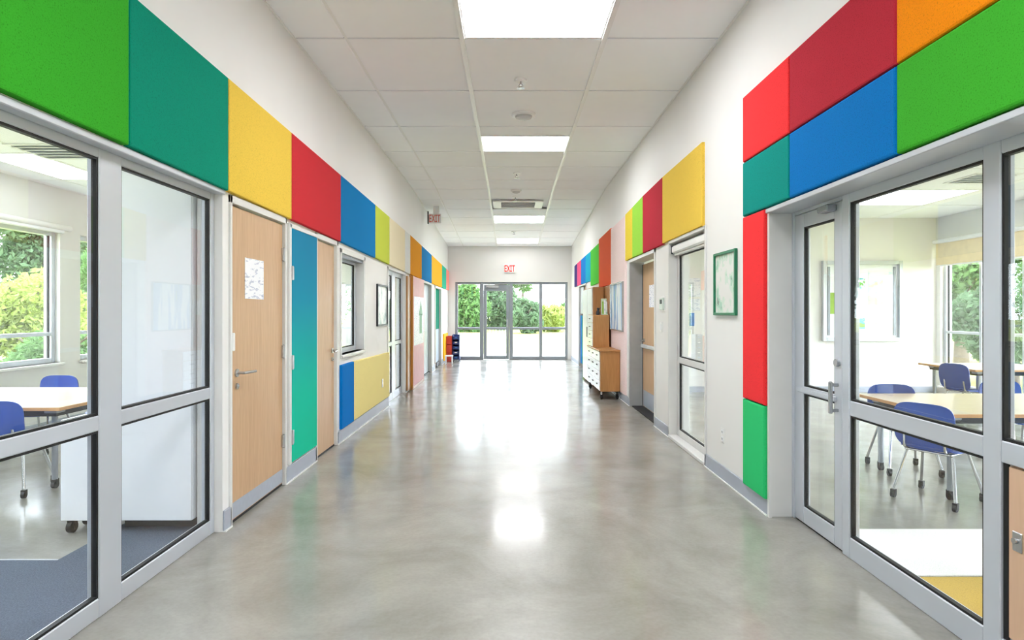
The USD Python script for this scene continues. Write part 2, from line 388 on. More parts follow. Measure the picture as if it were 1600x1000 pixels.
# ------------------------------------------------------------------ baseboards
bl = Thing('baseboard_left', (0, 0, 0), 'blue-grey vinyl base along the corridor wall', kind='structure')
for a, b in ((3.9, 4.0), (4.97, 5.76), (6.45, 9.15), (10.62, 11.0), (12.45, 12.72), (14.15, 14.8), (16.1, 17.9)):
    bl.part('base_strip', S('L', 0, .014, a, b, .004, .135, .004), 'base')
    bl.part('sealant', S('L', 0, .022, a, b, 0, .009), 'white_metal')
br = Thing('baseboard_right', (0, 0, 0), 'blue-grey vinyl base along the corridor wall', kind='structure')
for a, b in ((4.2, 5.57), (6.84, 7.52), (9.1, 14.3), (15.9, 17.9)):
    br.part('base_strip', S('R', 0, .014, a, b, .004, .12, .004), 'base')
    br.part('sealant', S('R', 0, .022, a, b, 0, .009), 'white_metal')
br2 = Thing('baseboard_end', (0, 0, 0), 'thin base on the classroom end wall', kind='structure')
br2.part('base_strip', box(XR + .22, OR, YN - .012, YN, 0, .1), 'base')
br2.part('base_strip', box(OL, OL + .012, YB, YE, 0, .1), 'base')

# ------------------------------------------------------------------ coloured wall panels
cols_rgb = dict(green=(58, 168, 42), teal=(0, 142, 116), yellow=(234, 198, 80), red=(204, 50, 58), blue=(0, 122, 186), lime=(192, 204, 74),
    cream=(234, 222, 190), pale=(224, 226, 222), orange=(226, 150, 12), amber=(250, 184, 46), aqua=(52, 186, 160), salmon=(250, 142, 134),
    scarlet=(246, 56, 60), crimson=(186, 44, 60), tangerine=(246, 142, 4), pine=(0, 142, 132), royal=(0, 118, 196), grass=(64, 172, 46),
    mint=(50, 200, 118), rose=(244, 222, 220), rust=(228, 92, 50), leafy=(82, 204, 62), cyan=(0, 158, 190), pink=(246, 90, 140), plum=(66, 44, 124),
    butter=(240, 224, 150), cobalt=(0, 116, 196), lemon=(228, 204, 66), apple=(150, 206, 70))
FB = {}
def fab(c):
    if c not in FB: FB[c] = fabric('felt_' + c, cols_rgb[c])
    return FB[c]
def lerp(t, tab):
    return float(np.interp(t, [a for a, _ in tab], [b for _, b in tab]))
topL = [(0, 2.95), (2.9, 2.91), (11, 2.78), (16.3, 2.63), (17.9, 2.58)]
botL = [(0, 2.19), (2.9, 2.18), (6.5, 2.14), (11, 2.07), (16.4, 2.03), (17.9, 2.02)]
def panel(side, col, y0, y1, zb, zt, label, t=.032, c=.008, g=.003, cat='wall panel', name='wall_panel'):
    """felt-covered panel with eased edges; zb, zt are (at y0, at y1)"""
    zb = (zb, zb) if np.isscalar(zb) else zb; zt = (zt, zt) if np.isscalar(zt) else zt
    f = (lambda d: XL + d) if side == 'L' else (lambda d: XR - d)
    y0 += g; y1 -= g
    zb = (zb[0] + g, zb[1] + g); zt = (zt[0] - g, zt[1] - g)
    pts = []
    for k, (y, sy) in enumerate(((y0, 1), (y1, -1))):
        for z, sz in ((zb[k], 1), (zt[k], -1)):
            pts += [(f(0), y, z), (f(t - c), y, z), (f(t - c * .3), y + sy * c * .3, z + sz * c * .3), (f(t), y + sy * c, z + sz * c)]
    return single(name, m3.Manifold.hull_points(np.array(pts)), fab(col), label, cat, 'coloured felt wall panels')
def upL(col, y0, y1, label, t=.032):
    panel('L', col, y0, y1, (lerp(y0, botL), lerp(y1, botL)), (lerp(y0, topL), lerp(y1, topL)), label, t)
upL('green', .9, 2.89, 'bright green felt panel above the nearest left glazing', .038)
upL('teal', 2.9, 3.92, 'teal felt panel between the bright green and the yellow, left wall')
upL('yellow', 3.92, 5.05, 'yellow felt panel above the wooden door with the paper notice')
upL('red', 5.05, 6.51, 'red felt panel above the tall blue-green panel, left wall')
upL('blue', 6.51, 8.17, 'blue felt panel above the left wall window')
upL('lime', 8.17, 9.12, 'lime green felt panel right after the blue one, left wall')
upL('cream', 9.12, 10.46, 'cream felt panel above the left glazed door')
upL('pale', 10.46, 11.02, 'narrow off-white felt panel beside the orange one, left wall')
upL('orange', 11.02, 12.42, 'orange felt panel above the pink board')
upL('blue', 12.42, 14.0, 'farther blue felt panel above the grey steel door, left wall')
upL('amber', 14.0, 16.1, 'amber felt panel above the recess, far along the left wall')
upL('aqua', 16.1, 17.15, 'aqua green felt panel near the end of the left wall')
upL('salmon', 17.15, 17.88, 'salmon pink felt panel last on the left wall')
panel('L', 'cobalt', 6.56, 7.06, .14, .83, 'narrow blue felt panel low beside the second wooden door')
panel('L', 'butter', 7.06, 9.13, .145, (.83, .80), 'pale yellow felt panel low under the left wall window')
panel('L', 'amber', 16.55, 17.6, .06, .80, 'amber felt panel low beside the blue crate cart')
# right wall
for col, y0, y1, zb, zt, lb in (
        ('scarlet', 3.825, 4.59, 2.51, 3.0, 'small scarlet felt panel at the top corner above the teal one'),
        ('pine', 3.825, 4.59, 2.105, 2.51, 'small teal felt panel under the scarlet one at the glazed front corner'),
        ('crimson', 2.763, 3.825, 2.51, 3.0, 'crimson felt panel above the large blue one, right wall'),
        ('royal', 2.763, 3.825, 2.105, 2.51, 'large blue felt panel over the glazed classroom door'),
        ('tangerine', 1.3, 2.763, 2.51, 3.0, 'orange felt panel above the nearest green one, right wall'),
        ('grass', 1.3, 2.763, 2.105, 2.51, 'grass green felt panel below the orange one, right wall'),
        ('scarlet', 4.2, 4.59, .755, 2.105, 'tall scarlet felt panel standing beside the glazed door'),
        ('mint', 4.2, 4.59, .115, .755, 'mint green felt panel at floor level below the tall scarlet one'),
        ('yellow', 5.6, 7.06, 2.18, (2.95, 2.95), 'yellow felt panel above the tall glazed panel, right wall'),
        ('crimson', 7.06, 8.11, 2.17, (2.95, 2.93), 'crimson felt panel next to the yellow one above the doorway'),
        ('apple', 8.11, 8.8, 2.17, (2.93, 2.9), 'apple green felt panel between the crimson and lemon ones'),
        ('lemon', 8.8, 9.34, 2.17, (2.9, 2.88), 'narrow lemon felt panel beside the apple green one'),
        ('rose', 9.36, 10.68, .12, (2.87, 2.84), 'tall pale pink panel behind the notice board'),
        ('rust', 10.69, 12.15, 1.87, (2.86, 2.83), 'rust orange felt panel above the wooden cabinets'),
        ('leafy', 12.15, 13.4, (1.97, 1.96), (2.76, 2.73), 'leaf green felt panel after the rust one, right wall'),
        ('cyan', 13.4, 14.3, 2.07, (2.72, 2.71), 'cyan felt panel beside the leaf green one'),
        ('cobalt', 14.3, 15.2, 2.07, (2.71, 2.69), 'cobalt blue felt panel between the cyan and pink ones'),
        ('pink', 15.2, 16.1, 2.07, (2.69, 2.67), 'hot pink felt panel far along the right wall'),
        ('plum', 16.1, 16.8, 2.07, (2.67, 2.65), 'plum purple felt panel last on the right wall')):
    panel('R', col, y0, y1, zb, zt, lb, t=.04 if y1 < 4.7 else .03, c=.012 if y1 < 4.7 else .008)

# ------------------------------------------------------------------ glazed fronts
def glazed(name, label, face, out, uprights, rails, panes, depth=.06, mat='alu', gasket=True):
    """out: +1 the room lies towards +x, -1 towards -x. uprights (y0, y1, z0, z1), rails (y0, y1, z0, z1), panes (y0, y1, z0, z1)"""
    t = Thing(name, (face, uprights[0][0], 0), label, kind='structure')
    for y0, y1, z0, z1 in uprights:
        t.part('mullion', rbox(face, face + out * depth, y0, y1, z0, z1, .004), mat)
    for y0, y1, z0, z1 in rails:
        t.part('rail', rbox(face + out * .002, face + out * (depth - .002), y0, y1, z0, z1, .004), mat)
    for y0, y1, z0, z1 in panes:
        g0, g1 = face + out * .016, face + out * .022
        p = t.part('pane', box(g0, g1, y0 + .002, y1 - .002, z0 + .002, z1 - .002), 'glass')
        if gasket:
            w = .011
            a, b = face + out * .008, face + out * .032
            t.part('gasket', join(box(a, b, y0, y0 + w, z0, z1), box(a, b, y1 - w, y1, z0, z1), box(a, b, y0 + w, y1 - w, z0, z0 + w), box(a, b, y0 + w, y1 - w, z1 - w, z1)), 'black', parent=p)
    return t

# left classroom front
glazed('window_1', 'large silver framed classroom window front, nearest on the left wall', XFL, -1,
    [(-1.2, -1.1, 0, 2.17), (.82, .97, 0, 2.17), (2.81, 2.97, 0, 2.17), (3.85, 3.9, 0, 2.17)],
    [(a, b, z0, z1) for a, b in ((-1.1, .82), (.97, 2.81), (2.97, 3.85)) for z0, z1 in ((0, .09), (.855, .925), (2.105, 2.17))],
    [(a, b, z0, z1) for a, b in ((-1.1, .82), (.97, 2.81), (2.97, 3.85)) for z0, z1 in ((.09, .855), (.925, 2.105))])
struct('trim_1', join(S('L', -.05, .012, -1.2, 3.92, 2.145, 2.178, .004)), 'alu', 'silver drip trim above the left glazing')
# right classroom front with door
glazed('window_2', 'large silver framed classroom window front beside the glazed door', XFR, 1,
    [(-1.2, -1.1, 0, 2.1), (.55, .64, 0, 2.1), (2.41, 2.50, 0, 2.1), (3.484, 3.56, 0, 2.1), (4.165, 4.2, 0, 2.1)],
    [(.64, 2.41, 0, .12), (2.5, 3.484, 0, .12)] + [(a, b, z0, z1) for a, b in ((.64, 2.41), (2.5, 3.484)) for z0, z1 in ((.81, .895), (2.02, 2.1))] + [(3.56, 4.165, 2.05, 2.1), (-1.1, .55, 0, .12), (-1.1, .55, 2.02, 2.1)],
    [(2.5, 3.484, .12, .81), (2.5, 3.484, .895, 2.02), (.64, 2.41, .895, 2.02), (-1.1, .55, .12, 2.02)])
struct('trim_2', join(S('R', -.15, .03, -1.2, 4.2, 2.07, 2.1, .004)), 'alu', 'silver soffit trim above the right glazing')
struct('trim_3', join(S('R', -.15, 0.004, 4.195, 4.212, 0, 2.07), S('R', -.004, .016, 4.17, 4.2, 0, 2.07)), 'frame', 'pale jamb lining beside the scarlet panel')
# glazed door in it
d = Thing('door_1', (XFR, 3.56, 0), 'silver framed glazed classroom door with pull handle', kind='structure')
fx0, fx1 = XFR + .004, XFR + .05
d.part('stile', rbox(fx0, fx1, 4.04, 4.16, .012, 2.045, .004), 'alu'); d.part('stile', rbox(fx0, fx1, 3.566, 3.655, .012, 2.045, .004), 'alu')
for z0, z1 in ((.012, .12), (.862, .91), (1.955, 2.045)):
    d.part('rail', rbox(fx0 + .001, fx1 - .001, 3.655, 4.04, z0, z1, .004), 'alu')
for z0, z1 in ((.12, .862), (.91, 1.955)):
    p = d.part('pane', box(XFR + .018, XFR + .024, 3.657, 4.038, z0 + .002, z1 - .002), 'glass')
    a, b, w = XFR + .010, XFR + .034, .01
    d.part('gasket', join(box(a, b, 3.655, 3.655 + w, z0, z1), box(a, b, 4.04 - w, 4.04, z0, z1), box(a, b, 3.665, 4.03, z0, z0 + w), box(a, b, 3.665, 4.03, z1 - w, z1)), 'black', parent=p)
d.part('threshold_gap', box(fx0 + .01, fx1, 3.57, 4.16, 0, .012), 'black')
d.part('pull_handle', join(rbox(XFR - .05, XFR - .03, 3.6, 3.625, .8, .99, .006), rbox(XFR - .035, XFR + .006, 3.602, 3.622, .81, .83, .004), rbox(XFR - .035, XFR + .006, 3.602, 3.622, .96, .98, .004)), 'steel')
d.part('push_bar', rbox(XFR - .012, XFR + .004, 3.62, 4.1, .868, .90, .005), 'alu')
d.part('lock_cylinder', cyl((XFR - .004, 3.61, 1.10), 'x', .022, .02), 'steel', smooth=40)
d.part('closer', rbox(XFR - .06, XFR + .004, 3.62, 3.74, 1.995, 2.035, .008), 'alu_dark')

# locker unit filling the lower right bay
lk = Thing('locker', (XFR + .02, 1.5, 0), 'beech locker door with steel lock at the lower right glazing bay', 'locker')
lk.part('body', box(XFR + .035, XFR + .48, .66, 2.39, .125, .805), 'locker')
for i, (a, b) in enumerate(((1.82, 2.385), (1.24, 1.805), (.665, 1.225))):
    q = lk.part('door', rbox(XFR + .012, XFR + .032, a, b, .135, .80, .003), 'locker')
    yl = b - .045
    lk.part('lock_plate', rbox(XFR + .006, XFR + .013, yl - .022, yl + .022, .485, .56, .003), 'steel', parent=q)
    lk.part('key_cam', cyl((XFR + .002, yl, .527), 'x', .011, .016), 'chrome', smooth=40, parent=q)
    lk.part('label_holder', rbox(XFR + .008, XFR + .013, a + .22, b - .16, .735, .765, .002), 'locker', parent=q)
lk.part('shadow_gap', box(XFR + .012, XFR + .02, 2.386, 2.41, .12, .81), 'black')

# tall glazed panel on the right wall
xg = XR + .08
t = glazed('window_3', 'tall white framed glazed panel with a rolled shade, right wall', xg, 1,
    [(6.76, 6.84, 0, 2.16), (5.57, 5.6, 0, 2.16)],
    [(5.6, 6.76, 0, .1), (5.6, 6.76, .835, .90), (5.6, 6.76, 2.02, 2.16)],
    [(5.6, 6.76, .1, .835), (5.6, 6.76, .90, 2.02)], mat='frame')
t.part('sill', S('R', -.08, .02, 5.57, 6.84, 0, .035, .004), 'frame')
sh = Thing('roller_shade', (xg - .03, 5.6, 2.1), 'white rolled-up shade cassette at the head of the tall glazed panel', 'roller shade')
sh.part('cassette', rbox(xg - .07, xg - .002, 5.6, 6.8, 2.04, 2.125, .015), 'white_metal')
sh.part('end_cap', rbox(xg - .072, xg - .002, 6.8, 6.812, 2.035, 2.13, .006), 'dark')
sh.part('hem_bar', rbox(xg - .045, xg - .03, 5.62, 6.78, 2.015, 2.04, .005), 'white_metal')
struct('trim_4', join(S('R', -.08, .014, 5.54, 5.575, 0, 2.18, .003), S('R', -.08, .014, 6.832, 6.87, 0, 2.18, .003), S('R', -.08, .014, 5.55, 6.87, 2.152, 2.185, .003)), 'frame', 'white casing around the tall glazed panel')

# left wall window and glazed door further on
xw = XL - .09
t = glazed('window_4', 'silver framed corridor window over the pale yellow panel', xw, -1,
    [(6.62, 6.68, .93, 2.04), (7.56, 7.64, .93, 2.04)], [(6.68, 7.56, .93, .985), (6.68, 7.56, 1.97, 2.04)], [(6.68, 7.56, .985, 1.97)], depth=.05)
t.part('sill', S('L', -.09, .03, 6.6, 7.66, .9, .93, .004), 'frame')
t.part('head_track', S('L', -.085, -.01, 6.62, 7.64, 2.0, 2.035, .003), 'alu_dark')
struct('trim_5', join(S('L', -.1, .012, 6.58, 6.626, .9, 2.08, .003), S('L', -.1, .012, 7.632, 7.69, .9, 2.08, .003), S('L', -.1, .012, 6.58, 7.69, 2.034, 2.085, .003)), 'frame', 'white casing around the corridor window')
xw2 = XL - .05
t = glazed('window_5', 'silver framed glazed door and side light beyond the small picture, left wall', xw2, -1,
    [(9.15, 9.24, 0, 2.04), (9.72, 10.0, 0, 2.04), (10.55, 10.62, 0, 2.04)],
    [(a, b, z0, z1) for a, b in ((9.24, 9.72), (10.0, 10.55)) for z0, z1 in ((0, .12), (.86, .92), (1.97, 2.04))],
    [(a, b, z0, z1) for a, b in ((9.24, 9.72), (10.0, 10.55)) for z0, z1 in ((.12, .86), (.92, 1.97))], depth=.06)
struct('trim_6', join(S('L', -.05, .014, 9.11, 9.156, 0, 2.07, .003), S('L', -.05, .014, 10.613, 10.66, 0, 2.07, .003), S('L', -.05, .014, 9.11, 10.66, 2.034, 2.075, .003)), 'frame', 'white casing around the glazed side light')

# ------------------------------------------------------------------ wooden doors
def lever(t, side, dface, y, z, dirn, length=.13):
    """round rose, stem, lever pointing dirn (+1 along +y)"""
    f = (lambda q: XL + q) if side == 'L' else (lambda q: XR - q)
    rose = cyl((f(dface + .005), y, z), 'x', .027, .01)
    arm = tube([(f(dface), y, z), (f(dface + .055), y, z), (f(dface + .06), y + dirn * length, z - .004)], .0095, 12)
    p = t.part('lever_handle', join(rose, arm), 'steel', smooth=40)
    t.part('key_cylinder', join(cyl((f(dface + .006), y, z - .09), 'x', .02, .012), cyl((f(dface + .014), y, z - .09), 'x', .008, .01)), 'steel', smooth=40)
    return p

def casing(name, side, y0, y1, zt, lb, wd=.05, inner=-.14):
    struct(name, join(S(side, inner, .014, y0 - wd * .3, y0 + wd * .25, 0, zt + .04, .003), S(side, inner, .014, y1 - wd * .25, y1 + wd * .3, 0, zt + .04, .003),
                      S(side, inner, .014, y0 - wd * .3, y1 + wd * .3, zt - .01, zt + .04, .003)), 'frame', lb)

d = Thing('door_2', (XL, 4.45, 0), 'maple door with a paper notice and steel lever, nearest on the left wall', kind='structure')
d.part('leaf', S('L', -.05, -.008, 4.025, 4.945, .02, 2.10, .003), 'wood_door')
d.part('kick_plate', S('L', -.009, -.005, 4.03, 4.94, .03, .135), 'kick')
d.part('threshold_gap', S('L', -.045, -.012, 4.02, 4.95, .001, .02), 'black')
lever(d, 'L', -.008, 4.115, .99, 1, .17)
d.part('latch_guard', S('L', -.009, .004, 4.04, 4.075, 1.14, 1.26, .004), 'plastic', label='white plastic latch plate')
for z in (.36, 1.08, 1.86):
    d.part('hinge', join(S('L', -.008, .006, 4.925, 4.955, z - .05, z + .05, .002), cyl((XL + .008, 4.943, z), 'z', .008, .11)), 'steel')
casing('trim_7', 'L', 4.0, 4.97, 2.12, 'pale steel casing around the maple door with the notice')
single('paper_notice', S('L', -.0075, -.0055, 4.245, 4.565, 1.49, 1.775), 'paper', 'white typed paper notice taped to the nearest maple door', 'notice')

# tall blue-green panel (hinged on its near edge)
tp = Thing('cupboard_door', (XL, 5.42, 0), 'tall blue-to-green panel with steel hinges between the two maple doors', 'cupboard door')
tp.part('leaf', S('L', .001, .02, 5.09, 5.745, .15, 2.09, .004), 'blend')
for z in (.36, .98, 1.72):
    tp.part('hinge', join(S('L', .018, .026, 5.085, 5.125, z - .055, z + .055, .002), cyl((XL + .024, 5.085, z), 'z', .009, .12)), 'steel')
struct('trim_8', join(S('L', 0, .02, 5.03, 5.082, .14, 2.13, .003), S('L', 0, .02, 5.05, 5.76, 2.092, 2.125, .003)), 'frame', 'pale upright between the maple door and the tall panel')

d = Thing('door_3', (XL, 6.1, 0), 'narrow maple door with steel lever beyond the tall blue-green panel', kind='structure')
d.part('leaf', S('L', -.06, -.012, 5.785, 6.40, .02, 2.08, .003), 'wood_door')
d.part('threshold_gap', S('L', -.05, -.014, 5.78, 6.42, .001, .02), 'black')
lever(d, 'L', -.012, 6.33, 1.0, -1, .12)
for z in (.36, 1.08, 1.8):
    d.part('hinge', cyl((XL - .004, 5.79, z), 'z', .008, .11), 'steel')
casing('trim_9', 'L', 5.76, 6.45, 2.1, 'steel casing around the narrow maple door', .09)

# right wall doorway: deep grey reveal, door with paper, push bar
d = Thing('door_4', (XR + .2, 8.3, 0), 'maple door set deep in a grey doorway with push bar, right wall', kind='structure')
d.part('leaf', S('R', -.215, -.175, 7.56, 9.06, .02, 2.09, .003), 'wood_door')
d.part('kick_plate', S('R', -.176, -.172, 7.6, 9.0, .03, .26), 'kick')
d.part('push_bar', S('R', -.17, -.12, 7.6, 8.95, .88, .93, .01), 'alu')
d.part('edge_gap', S('R', -.178, -.172, 9.02, 9.06, .02, 2.09), 'black')
d.part('threshold_gap', S('R', -.18, -.02, 7.56, 9.08, 0.001, .012), 'black')
lever(d, 'R', -.172, 8.93, .98, -1, .12)
struct('trim_10', join(S('R', -.2, .012, 9.075, 9.14, 0, 2.17, .003)), plain('grey_reveal', (168, 170, 170), .5), 'grey reveal of the deep doorway')
struct('trim_11', join(S('R', -.2, .014, 7.49, 7.54, 0, 2.17, .003), S('R', -.2, .014, 7.49, 9.16, 2.125, 2.17, .003), S('R', 0, .014, 9.14, 9.19, 0, 2.17, .003)), 'frame', 'pale casing around the deep doorway')
single('paper_notice', S('R', -.1745, -.172, 8.28, 8.62, 1.46, 1.77), 'paper', 'white sheet on the maple door in the deep grey doorway', 'notice')

# far left: grey steel door, recess with peach door and teal strip
d = Thing('door_5', (XL, 13.4, 0), 'grey-blue steel door far along the left wall after the pink board', kind='structure')
d.part('leaf', S('L', -.1, -.06, 12.8, 14.12, .03, 2.0, .004), plain('grey_blue_steel', (170, 182, 186), .4))
d.part('edge_gap', S('L', -.1, -.05, 12.73, 12.8, 0, 2.0), 'dark')
d.part('threshold_gap', S('L', -.1, -.03, 12.75, 14.13, 0.001, .03), 'black')
lever(d, 'L', -.06, 12.9, 1.0, 1, .12)
casing('trim_12', 'L', 12.72, 14.15, 2.02, 'white casing around the grey-blue steel door', .09)
d = Thing('door_6', (XL, 15.4, 0), 'narrow peach wooden door in the far recess of the left wall', kind='structure')
d.part('leaf', S('L', -.1, -.05, 14.85, 15.4, .02, 1.97, .004), 'wood_door')
d.part('lower_panel', S('L', -.1, -.05, 15.42, 16.06, .12, .95, .004), plain('pale_blue_panel', (178, 196, 214), .5))
d.part('upper_panel', S('L', -.1, -.045, 15.42, 16.06, .96, 1.97, .004), fab('teal'))
d.part('dark_base', S('L', -.1, -.03, 15.42, 16.06, .01, .12, .004), 'dark')
casing('trim_13', 'L', 14.8, 16.1, 1.99, 'white casing around the far recess', .1)
# far right: doorway with coloured strips
d = Thing('door_7', (XR, 15.1, 0), 'wooden door with coloured lower strips far along the right wall', kind='structure')
d.part('leaf', S('R', -.1, -.06, 14.35, 15.2, .02, 2.02, .004), 'wood_cab')
d.part('side_frame', S('R', -.1, -.03, 15.2, 15.85, 1.35, 2.02, .004), 'alu_dark')
for (a, b), c in zip(((15.55, 15.85), (15.3, 15.55), (14.95, 15.3), (14.4, 14.95)), ('cobalt', 'pine', 'apple', 'lemon')):
    d.part('color_strip', S('R', -.058, -.03, a, b, .08, 1.3, .004), fab(c))
casing('trim_14', 'R', 14.3, 15.9, 2.05, 'white casing around the far right wooden door', .12)

# ------------------------------------------------------------------ exit front (end of corridor)
YF = YE + .04
def endfront():
    t = Thing('window_6', (0, YF, 0), 'silver framed glazed front at the end of the corridor', kind='structure')
    def b(x0, x1, z0, z1, d0=0, d1=.08, m='alu_dark', n='mullion', c=.005, parent=None):
        return t.part(n, rbox(x0, x1, YF + d0, YF + d1, z0, z1, c), m, parent=parent)
    for x0, x1 in ((-1.62, -1.55), (-.90, -.79), (-.04, .06), (.83, .92), (1.59, 1.66)):
        b(x0, x1, 0, 2.26)
    bays = [(-1.55, -.90), (.06, .83), (.92, 1.59)]
    for x0, x1 in bays + [(-.79, -.04)]:
        b(x0, x1, 2.2, 2.26, .002, .078, n='rail')
    for x0, x1 in bays:
        b(x0, x1, 0, .09, .002, .078, n='rail'); b(x0, x1, .88, .95, .002, .078, n='rail')
        for z0, z1 in ((.09, .88), (.95, 2.2)):
            t.part('pane', box(x0, x1, YF + .03, YF + .036, z0, z1), 'glass')
endfront()
d = Thing('door_8', (-.41, YF, 0), 'glazed exit door with closer arm at the end of the corridor', kind='structure')
for x0, x1 in ((-.785, -.70), (-.13, -.045)):
    d.part('stile', rbox(x0, x1, YF + .01, YF + .06, .015, 2.19, .005), 'alu_dark')
for z0, z1 in ((.015, .11), (.88, .95), (2.0, 2.19)):
    d.part('rail', rbox(-.70, -.13, YF + .012, YF + .058, z0, z1, .005), 'alu_dark')
for z0, z1 in ((.11, .88), (.95, 2.0)):
    d.part('pane', box(-.70, -.13, YF + .03, YF + .036, z0, z1), 'glass')
d.part('closer', join(rbox(-.72, -.35, YF - .05, YF + .012, 2.1, 2.17, .01), tube([(-.5, YF - .03, 2.18), (-.25, YF - .06, 2.2), (-.1, YF - .0, 2.21)], .012)), 'steel')
d.part('pull_handle', join(rbox(-.11, -.085, YF - .05, YF - .03, .92, 1.2, .006), rbox(-.108, -.087, YF - .035, YF + .015, .94, .97, .004), rbox(-.108, -.087, YF - .035, YF + .015, 1.15, 1.18, .004)), 'steel')

def exit_sign(name, cx, y, cz, w, h, lb, ink='exit_red'):
    t = Thing(name, (cx, y, cz), lb, 'exit sign')
    t.part('housing', rbox(cx - w / 2, cx + w / 2, y - .05, y, cz - h / 2, cz + h / 2, .006), 'plastic')
    tx = meshkit.text_mesh('EXIT', h * .74, .006, bold=True)
    tx.apply_translation((-tx.bounds.mean(0)[0], -tx.bounds.mean(0)[1], 0))
    s = min(1, w * .9 / (tx.bounds[1][0] - tx.bounds[0][0])); tx.apply_scale((s, 1, 1))
    tx.apply_transform(trimesh.transformations.rotation_matrix(math.pi / 2, (1, 0, 0)))
    tx.apply_translation((cx, y - .049, cz))
    t.part('lettering', tx, ink, label='red EXIT letters')
    return t
exit_sign('exit_sign', -.03, YE, 2.655, .33, .24, 'white sign with red EXIT letters above the end doors')
t = exit_sign('exit_sign', -1.59, 12.9, 3.35, .26, .2, 'white EXIT sign with red letters hanging beside the left wall', plain('overexposed_red', (226, 130, 120), .5))  # letter colour paled to imitate overexposure
t.part('edge_cap', box(-1.74, -1.722, 12.84, 12.91, 3.24, 3.50), 'dark')
t.part('canopy', rbox(-1.62, -1.5, 12.84, 12.92, 3.45, zc(12.88), .004), 'plastic')

# ------------------------------------------------------------------ corridor wall fittings and pictures
def frame_pic(name, side, y0, y1, z0, z1, fm, pm, lb, cat, w=.022, dp=.025, off=0):
    t = Thing(name, ((XL if side == 'L' else XR), (y0 + y1) / 2, z0), lb, cat)
    t.part('frame', join(S(side, off, off + dp, y0, y0 + w, z0, z1, .003), S(side, off, off + dp, y1 - w, y1, z0, z1, .003), S(side, off, off + dp, y0 + w, y1 - w, z0, z0 + w, .003), S(side, off, off + dp, y0 + w, y1 - w, z1 - w, z1, .003)), fm)
    t.part('picture', S(side, off, off + .01, y0 + w, y1 - w, z0 + w, z1 - w), pm)
    return t
frame_pic('framed_picture', 'R', 4.79, 5.30, 1.37, 1.895, 'frame_green', 'green_poster', 'green framed pale picture on the white wall beside the scarlet panel', 'picture')
frame_pic('framed_picture', 'L', 8.36, 9.04, 1.2, 1.78, 'dark', 'grey_poster', 'dark framed misty picture above the pale yellow panel', 'picture', .025)
frame_pic('notice_board', 'R', 9.45, 10.6, 1.09, 1.87, 'steel', 'strip_poster', 'notice board of blue and green papers on the pale pink panel', 'notice board', .02, .03, .031)
t = Thing('thermostat', (XR, 7.15, 1.45), 'white thermostat above the light switch, right wall', 'thermostat')
t.part('plate', S('R', 0, .008, 7.03, 7.22, 1.40, 1.58, .003), 'plastic')
t.part('case', S('R', .008, .03, 7.05, 7.2, 1.42, 1.56, .006), plain('pale_green_plastic', (218, 230, 222), .4))
t.part('screen', S('R', .03, .032, 7.08, 7.17, 1.49, 1.54), 'dark')
t = Thing('light_switch', (XR, 7.2, 1.15), 'white rocker light switch under the thermostat', 'light switch')
t.part('plate', S('R', 0, .008, 7.16, 7.26, 1.16, 1.28, .003), 'plastic')
t.part('rocker', S('R', .008, .014, 7.185, 7.235, 1.185, 1.255, .003), 'white')
for side, y, z, lb in (('R', 5.12, .37, 'white wall outlet low on the white wall under the green framed picture'), ('L', 8.6, .40, 'white wall outlet on the pale yellow panel')):
    o = 0 if side == 'R' else .033
    t = Thing('wall_outlet', (XL if side == 'L' else XR, y, z), lb, 'outlet')
    t.part('plate', S(side, o, o + .007, y - .04, y + .04, z - .06, z + .06, .003), 'plastic')
    for dz in (-.028, .028):
        q = t.part('socket', S(side, o + .006, o + .010, y - .02, y + .02, z + dz - .018, z + dz + .018, .002), 'white')
        t.part('slot', join(S(side, o + .009, o + .0105, y - .01, y - .006, z + dz - .008, z + dz + .008), S(side, o + .009, o + .0105, y + .006, y + .01, z + dz - .008, z + dz + .008)), 'dark', parent=q)

# pink board standing on the left wall, poster on it
t = Thing('pink_board', (XL, 11.7, 0), 'tall pink board with an orange edge standing against the left wall', 'board')
t.part('board', S('L', .018, .075, 11.02, 12.44, .05, 2.04, .003), 'pink_board')
t.part('edge_strip', S('L', .016, .085, 10.98, 11.02, .03, 2.05, .003), 'orange_edge', label='orange edge strip')
t.part('foot', S('L', .016, .08, 10.98, 12.44, 0, .05, .003), 'wood_wall')
t = Thing('poster', (XL + .08, 11.75, .8), 'white poster with a green tree shape on the pink board', 'poster')
t.part('sheet', S('L', .0755, .0775, 11.15, 12.35, .78, 1.68), 'paper')
t.part('green_print', join(S('L', .0776, .0786, 11.8, 12.1, .98, 1.35), m3.Manifold.hull_points(np.array([(XL + d_, y, z) for d_ in (.0776, .0786) for y, z in ((11.7, 1.33), (12.2, 1.33), (11.98, 1.62))]))), plain('print_green', (70, 150, 90), .5))
# dark reveal door of wood beside pink board (glazed door's open leaf)
single('door_leaf', S('L', .005, .045, 10.66, 10.97, .03, 2.02, .003), 'wood_wall', 'narrow dark wooden upright beside the orange edge of the pink board', 'wood panel')

